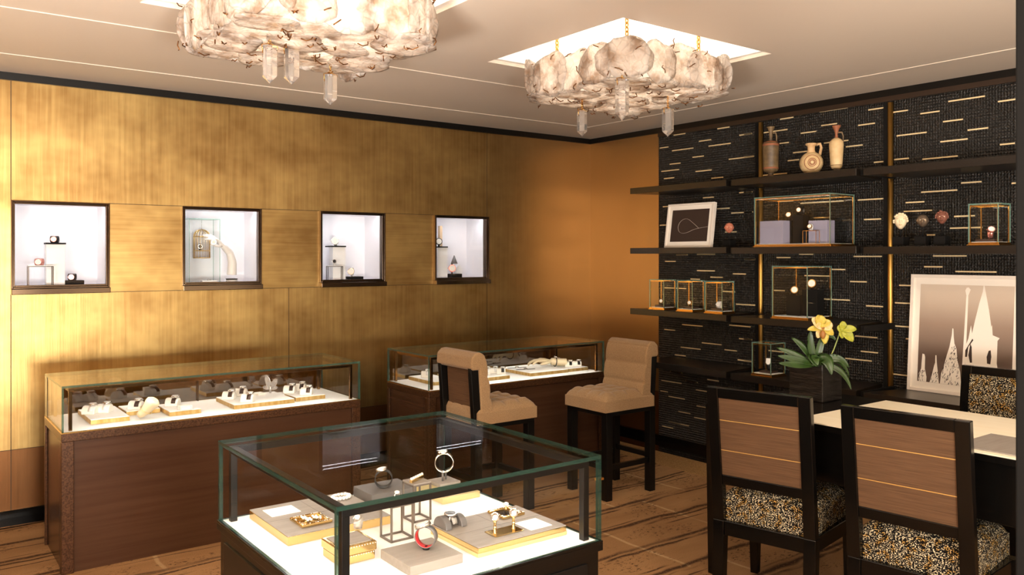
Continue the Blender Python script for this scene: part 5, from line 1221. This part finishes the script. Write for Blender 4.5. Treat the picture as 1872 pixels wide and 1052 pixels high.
# ---------------------------------------------------------------- carved faces on black blocks
def face(px, pyc, hpx, m, label, hair=None, wide=.8, X=XS, zsh=z, shade='ink', yaw=0.0, lab2=''):
    k = sc_at(px, X); p = base(px, X, zsh); zc = CAMZ + (HY - pyc) * k; h = hpx * k / 2; w = h * wide
    bw = .034
    o = tag(MB().box((p.x - .035, p.y - bw, zsh), (p.x + .035, p.y + bw, zsh + .052)).build('black_block', 'black_matte', bevel=.002), 'black block ' + lab2, 'display block', 'black blocks under the carved faces')
    t = thing('carved_face', label, 'carved face', (p.x, p.y, zsh + .0522), group='carved faces on the shelf')
    fa = HEAD + PI + math.atan((px - CX) / FPX) * -1 + yaw        # looks out towards the desk
    Rz = Matrix.Rotation(fa, 3, 'Z'); c = Vector((p.x, p.y, zc))
    MB().cyl((p.x, p.y, zsh + .0524), (p.x, p.y, zc - h * .5), .004, None, 8).build('rod', 'black_matte', t)
    def f(d, q):
        tz = d.z; q = Vector(q)
        q.y *= 1.0 - .22 * max(0, -tz) ** 1.5 + .05 * tz                       # narrower jaw
        if d.x > 0:
            n_ = math.exp(-(d.y / .16) ** 2) * math.exp(-((tz + .08) / .22) ** 2); q.x += h * .26 * n_      # nose
            q.x -= h * .13 * (math.exp(-((abs(d.y) - .34) / .16) ** 2) * math.exp(-((tz - .12) / .13) ** 2))      # eye sockets
            q.x += h * .10 * math.exp(-(d.y / .30) ** 2) * math.exp(-((tz + .50) / .10) ** 2)               # lips
            q.x += h * .08 * math.exp(-(d.y / .3) ** 2) * math.exp(-((tz + .85) / .15) ** 2)
            q.x += h * .06 * math.exp(-((tz - .32) / .09) ** 2) * math.exp(-(d.y / .5) ** 2)
        return q
    b = MB().ell((0, 0, 0), (h * .72, w, h), 40, 30, f=f); b.v = [tuple(Rz @ Vector(v) + c) for v in b.v]
    fo = b.build('head', m, t)
    L3 = lambda x, y, z_: Rz @ Vector((x * h, y * h, z_ * h)) + c
    b = MB(); e = MB()
    for s_ in (-1, 1):
        e.ell(L3(.56, s_ * .30 * wide / .8, .14), (h * .10, h * .10, h * .07), 10, 6)
        b.tube([L3(.60, s_ * .14, .30), L3(.62, s_ * .30, .34), L3(.52, s_ * .46, .27)], h * .035, 5)
    e.build('eye', 'ivory' if shade == 'ink' else m, t)
    b.tube([L3(.74, -.18, -.44), L3(.80, 0, -.46), L3(.74, .18, -.44)], h * .035, 5)
    b.build('mouth_line', shade, t)
    if hair:
        hb = MB(); rnd = random.Random(px)
        for i in range(26):
            a = rnd.uniform(-2.0, 2.0); zz = rnd.uniform(.35, 1.0) if abs(a) < 1.2 else rnd.uniform(-.2, .8)
            rr = math.sqrt(max(0, 1 - min(.95, zz) ** 2)) + .06; hb.ell(L3(.30 * math.cos(a) * rr - .05 + .1 * zz, wide * math.sin(a) * rr, zz), (h * .17, h * .17, h * .15), 8, 6)
        hb.build('hair', hair, t)
    for s_ in (-1, 1): MB().ell(L3(-.05, s_ * wide * .98, .02), (h * .12, h * .08, h * .18), 8, 6).build('ear', m, t)
face(1333, 417, 19, 'terracotta', 'reddish carved face beside the small rope picture', None, .85, lab2='under the reddish carved face')
face(1646.5, 405, 29, 'ivory', 'pale carved face with curly hair, next to the brass rod', 'ivory', .72, shade='clay_tan', lab2='under the pale curly haired face')
face(1686.5, 404, 23, 'pewter', 'dull bronze carved face between the pale one and the maroon one', None, .85, lab2='under the dull bronze face')
face(1722, 398, 24, 'maroon', 'dark maroon carved face with painted eyes, next to the small glass case', 'maroon', .78, lab2='under the dark maroon face')
# ---------------------------------------------------------------- glass cases on the shelves
GC = 'glass cases on the shelves'
zd = small_case(4.80, 2.991, z - .004, 5.08, 3.573, 1.957, 'long glass case on the shelf, holding lilac and black blocks', GC, 'brass')
Xc = 4.92
def cb(name, label, px0, px1, ytop, m, dp=.07, X=Xc, zd_=None, group=None, dx=0):
    a = at_x(px0, ytop, X); c = at_x(px1, ytop, X)
    zz = zd if zd_ is None else zd_
    tag(MB().box((X + dx, c.y, zz + .0004), (X + dx + dp, a.y, a.z)).build(name, m, bevel=.001), label, 'display block', group)
    return Vector((X + dx + dp / 2, (a.y + c.y) / 2, a.z))
q0 = cb('lilac_block', 'wide lilac block at the brass rod end of the long case', 1389, 1431, 405, 'lilac', .08, X=4.835)
q1 = cb('black_block', 'shorter black block in the middle of the long case', 1433, 1447, 404, 'black_matte', .05)
q2 = cb('black_block', 'tallest black block in the middle of the long case', 1449, 1468, 394, 'black_matte', .07)
q3 = cb('lilac_block', 'lilac block under the wide gold bangle', 1478, 1512, 404, 'lilac', .09)
watch('gold watch with a thin strap at the top of the shorter black block', q1 + Vector((0, .0, .0004)), .3, .030, .012, 'strap_brown', 'brass', 'dial_white', .3, .019)
watch('gold watch on black cuff topping the tallest black block', q2 + Vector((0, 0, .0004)), .2, .032, .030, 'strap_black', 'brass', 'dial_white', .1, .018)
t = thing('bangle', 'wide carved gold bangle on the lilac block', 'bangle', q3); b = MB()
b.tube([q3 + Vector((.034 * math.cos(a), .036 * math.sin(a), .019)) for a in [2 * PI * k / 28 for k in range(28)]], .017, 8, True, flat=.35); b.v = [(x, y, q3.z + .0185 + (zz - q3.z - .019) * 1.0) for x, y, zz in b.v]
b.build('band', 'gold_leaf', t); bb = MB(); [bb.ell(q3 + Vector((.040 * math.cos(a), .042 * math.sin(a), .019)), (.006, .006, .006), 8, 5) for a in [2 * PI * k / 14 for k in range(14)]]; bb.build('bosses', 'gold_leaf', t)
a = at_x(1470, 422, 4.86); c = at_x(1494, 422, 4.86)
wire_table('gold wire stand in front of the lilac block', 4.845, 4.885, c.y, a.y, zd + .0004, a.z, 'brass', .003, None)
watch('round white watch on the gold wire stand', (4.865, (a.y + c.y) / 2, a.z + .0002), .2, .022, .010, 'strap_white', 'brass', 'dial_white', .2, .016)
zd2 = small_case(4.80, 1.988, z - .008, 4.95, 2.146, 1.842, 'small glass case with a rose gold watch, beside the dark pillar', GC, 'brass')
block('dark_plinth', 'flat dark plinth in the case beside the pillar', (4.825, 2.02, zd2 + .0004), (4.925, 2.12, zd2 + .014), 'strap_brown')
watch('rose gold watch standing in the case beside the pillar', (4.875, 2.062, zd2 + .0144), .6, .034, .016, 'pink_gold', 'pink_gold', 'dial_white', .6, .020)
z3 = SZ[2]
for (ya, yb), (lab, wl, st_, cs) in zip(((4.568, 4.411), (4.28, 4.125), (4.01, 3.849)), (('small gilt glass case at the gold wall end of the shelf', 'small dark watch in the case at the gold wall end', 'strap_black', 'brass'), ('small gilt glass case in the middle of its row of three', 'gold jewelled watch in the middle case of the row', 'brass', 'brass'), ('small gilt glass case nearest the brass rod in its row of three', 'white cuff in the case nearest the brass rod', 'strap_white', 'strap_white'))):
    zq = small_case(4.80, yb, z3 + .0004, 4.938, ya, 1.368, lab, GC, 'brass')
    ym = (ya + yb) / 2; block('wood_plinth', 'small wooden plinth under the ' + wl.split(' in ')[0].replace('at', ''), (4.83, ym - .045, zq + .0004), (4.91, ym + .045, zq + .016), 'strap_brown')
    watch(wl, (4.868, ym, zq + .0164), .4, .030, .030 if 'cuff' in wl else .016, st_, cs, 'dial_white', .2, .016, sq=.85)
zq = small_case(4.80, 3.155, z3 - .0036, 5.08, 3.43, 1.484, 'cube glass case with two round watches, above the orchid', GC, 'brass')
q1 = cb('black_block', 'low black frame block under the outer round watch', 1438, 1462, 540, 'black_matte', .06, 4.90, zq); q2 = cb('black_block', 'tall black block under the inner round watch', 1466, 1494, 530, 'black_matte', .08, 4.93, zq)
watch('round gold rimmed watch on the lower black block, above the orchid', q1 + Vector((0, .0, .0004)), .35, .030, .012, 'strap_brown', 'brass', 'dial_white', .25, .026)
watch('round gold rimmed watch on the taller black block, above the orchid', q2 + Vector((0, .0, .0004)), .35, .034, .012, 'strap_brown', 'brass', 'dial_white', .25, .029)
zq = small_case(4.80, 3.435, SZ[3] - .0036, 4.962, 3.595, .952, 'small glass case with a black and white watch, behind the orchid leaves', GC, 'brass')
block('wood_plinth', 'small wooden plinth under the black and white watch', (4.84, 3.47, zq + .0004), (4.93, 3.56, zq + .014), 'strap_brown')
t = watch('black watch with square white dial in the case behind the orchid leaves', (4.885, 3.512, zq + .0144), .45, .038, .016, 'strap_black', 'strap_white', 'dial_white', .5, .014)
MB().obox((-.030, 0, .072), (.008, .034, .034), 0, 0, .5).build('bezel', 'strap_white', t, bevel=.003, world=False)
# ================================================================ orchid in a black planter on the desk
a0, a1, b0, b1, zt0, zt1 = 3.652, 3.822, 2.318, 2.505, TZ + .0006, TZ + .188
t = thing('potted_orchid', 'yellow slipper orchid in a square black planter on the desk', 'potted plant', ((a0 + a1) / 2, (b0 + b1) / 2, zt0))
MB().box((a0, b0, zt0), (a1, b1, zt1)).build('planter', 'bark_black', t, bevel=.004)
b = MB(); rnd = random.Random(4)
for i in range(60): b.ell((rnd.uniform(a0 + .012, a1 - .012), rnd.uniform(b0 + .012, b1 - .012), zt1), (.012, .010, .008), 7, 5)
b.build('bark_mulch', 'soil', t)['kind'] = 'stuff'
cx_, cy_ = (a0 + a1) / 2, (b0 + b1) / 2
def dirv(px_dx, py_dy, depth=0):   # photo pixels -> metres near the plant
    k = 4.1 / FPX; return vr * (px_dx * k) + Vector((0, 0, -py_dy * k)) + Vector((ch, sh, 0)) * depth
O = at_z(1500, 737, TZ); t0 = O.x * ch + O.y * sh
def PP(px, py, dep=0.0):
    """point at photo pixel, at the planter's distance plus dep"""
    r = ray(px); tt = 4.06 + dep; return Vector((r[0] * tt, r[1] * tt, CAMZ - (py - HY) * tt / FPX))
def leaf(p0, p1, p2, w, name='leaf', m='leaf', fold=.25):
    n = 12; vs = []; 
    for i in range(n + 1):
        u = i / n; p = p0 * (1 - u) ** 2 + p1 * 2 * u * (1 - u) + p2 * u * u; d = ((p1 - p0) * (1 - u) + (p2 - p1) * u).normalized()
        view = Vector((-ch, -sh, .35)); s_ = d.cross(view).normalized(); nn = s_.cross(d).normalized(); ww = w * (math.sin(PI * min(1, u * .88 + .10)) ** .8)
        for q, dz in ((-1, fold), (-.5, fold * .25), (0, 0), (.5, fold * .25), (1, fold)): vs.append(p + s_ * ww * q + nn * ww * dz)
    k = len(vs); vs += [v + Vector((0, 0, -.0015)) for v in vs]
    fs = [(i * 5 + j, i * 5 + j + 1, i * 5 + j + 6, i * 5 + j + 5) for i in range(n) for j in range(4)]; fs += [tuple(k + v for v in reversed(f)) for f in fs]
    rim = [i * 5 for i in range(n + 1)] + [n * 5 + j for j in range(1, 5)] + [i * 5 + 4 for i in range(n - 1, -1, -1)] + [3, 2, 1]
    fs += [(rim[i], rim[(i + 1) % len(rim)], k + rim[(i + 1) % len(rim)], k + rim[i]) for i in range(len(rim))]
    return MB().add(vs, fs, 0, True).build(name, m, t)
B = PP(1487, 668, .02)
for p1, p2, w, dp in (((1470,630),(1447,618),.013,.04),((1452,645),(1420,636),.012,.05),((1450,655),(1422,651),.012,.0),((1455,668),(1424,664),.013,-.03),((1476,628),(1483,604),.014,.0),((1500,625),(1507,611),.013,.02),((1487,642),(1495,668),.017,-.06),((1512,640),(1520,685),.024,-.07),((1532,640),(1552,672),.014,.0),((1540,662),(1556,712),.012,-.02),((1538,640),(1553,690),.010,.05),((1475,640),(1492,670),.014,-.05)):
    leaf(B + (PP(1500, 668) - B) * random.random() * .8, PP(*p1, dp * .5), PP(*p2, dp), w * 1.3)
def stem(pts, r=.0032): MB().tube([PP(*q) for q in pts], r, 7).build('stem', 'stem', t)
stem([(1500, 670, .02), (1503, 640, .02), (1508, 618, .0), (1504, 597, .01)]); stem([(1510, 670, .02), (1524, 640, .02), (1533, 615, .01), (1537, 603, 0)])
stem([(1503, 640, .02), (1499, 605, .02), (1495, 585, .03)], .0026)
leaf(PP(1527, 622), PP(1522, 612), PP(1512, 617), .008)
def petal(par, c, px0, px1, w, m, dep=0.0, curl=.35):
    o = leaf(c, PP((px0[0] + px1[0]) / 2 + (px1[1] - px0[1]) * .1, (px0[1] + px1[1]) / 2 - 2, dep), PP(*px1, dep - .012), w, 'petal', m, curl); o.parent = par
    o.location = -Vector(par.location) * 0 if par.parent is None else Vector((0, 0, 0))
    return o
def flower(px, py, petals, lip):
    c = PP(px, py, -.01); f = MB().ell(c, (.010, .010, .012), 10, 7, f=None).build('flower', lip, t)
    for (x, y, w, m) in petals:
        d = .5
        o = leaf(c, PP(px + (x - px) * .55, py + (y - py) * .55 - 2, -.03), PP(x, y, -.02), w, 'petal', m, .3); o.parent = f
    return f
flower(1504, 600, [(1484,582,.026,'petal_white'),(1522,593,.024,'petal_white'),(1476,603,.014,'petal_yellow'),(1524,612,.020,'petal_yellow'),(1509,629,.022,'petal_yellow'),(1494,618,.020,'petal_white')], 'petal_brown')
MB().ell(PP(1504, 612, -.04), (.014, .014, .022), 12, 8).build('lip', 'petal_brown', t)
flower(1499, 596, [(1496,576,.024,'petal_yellow'),(1503,577,.024,'petal_yellow'),(1519,588,.018,'petal_yellow')], 'petal_yellow')
flower(1539, 603, [(1543,588,.018,'petal_green'),(1566,602,.018,'petal_green'),(1560,624,.024,'petal_green'),(1540,619,.018,'petal_green'),(1531,603,.020,'petal_green')], 'petal_green')
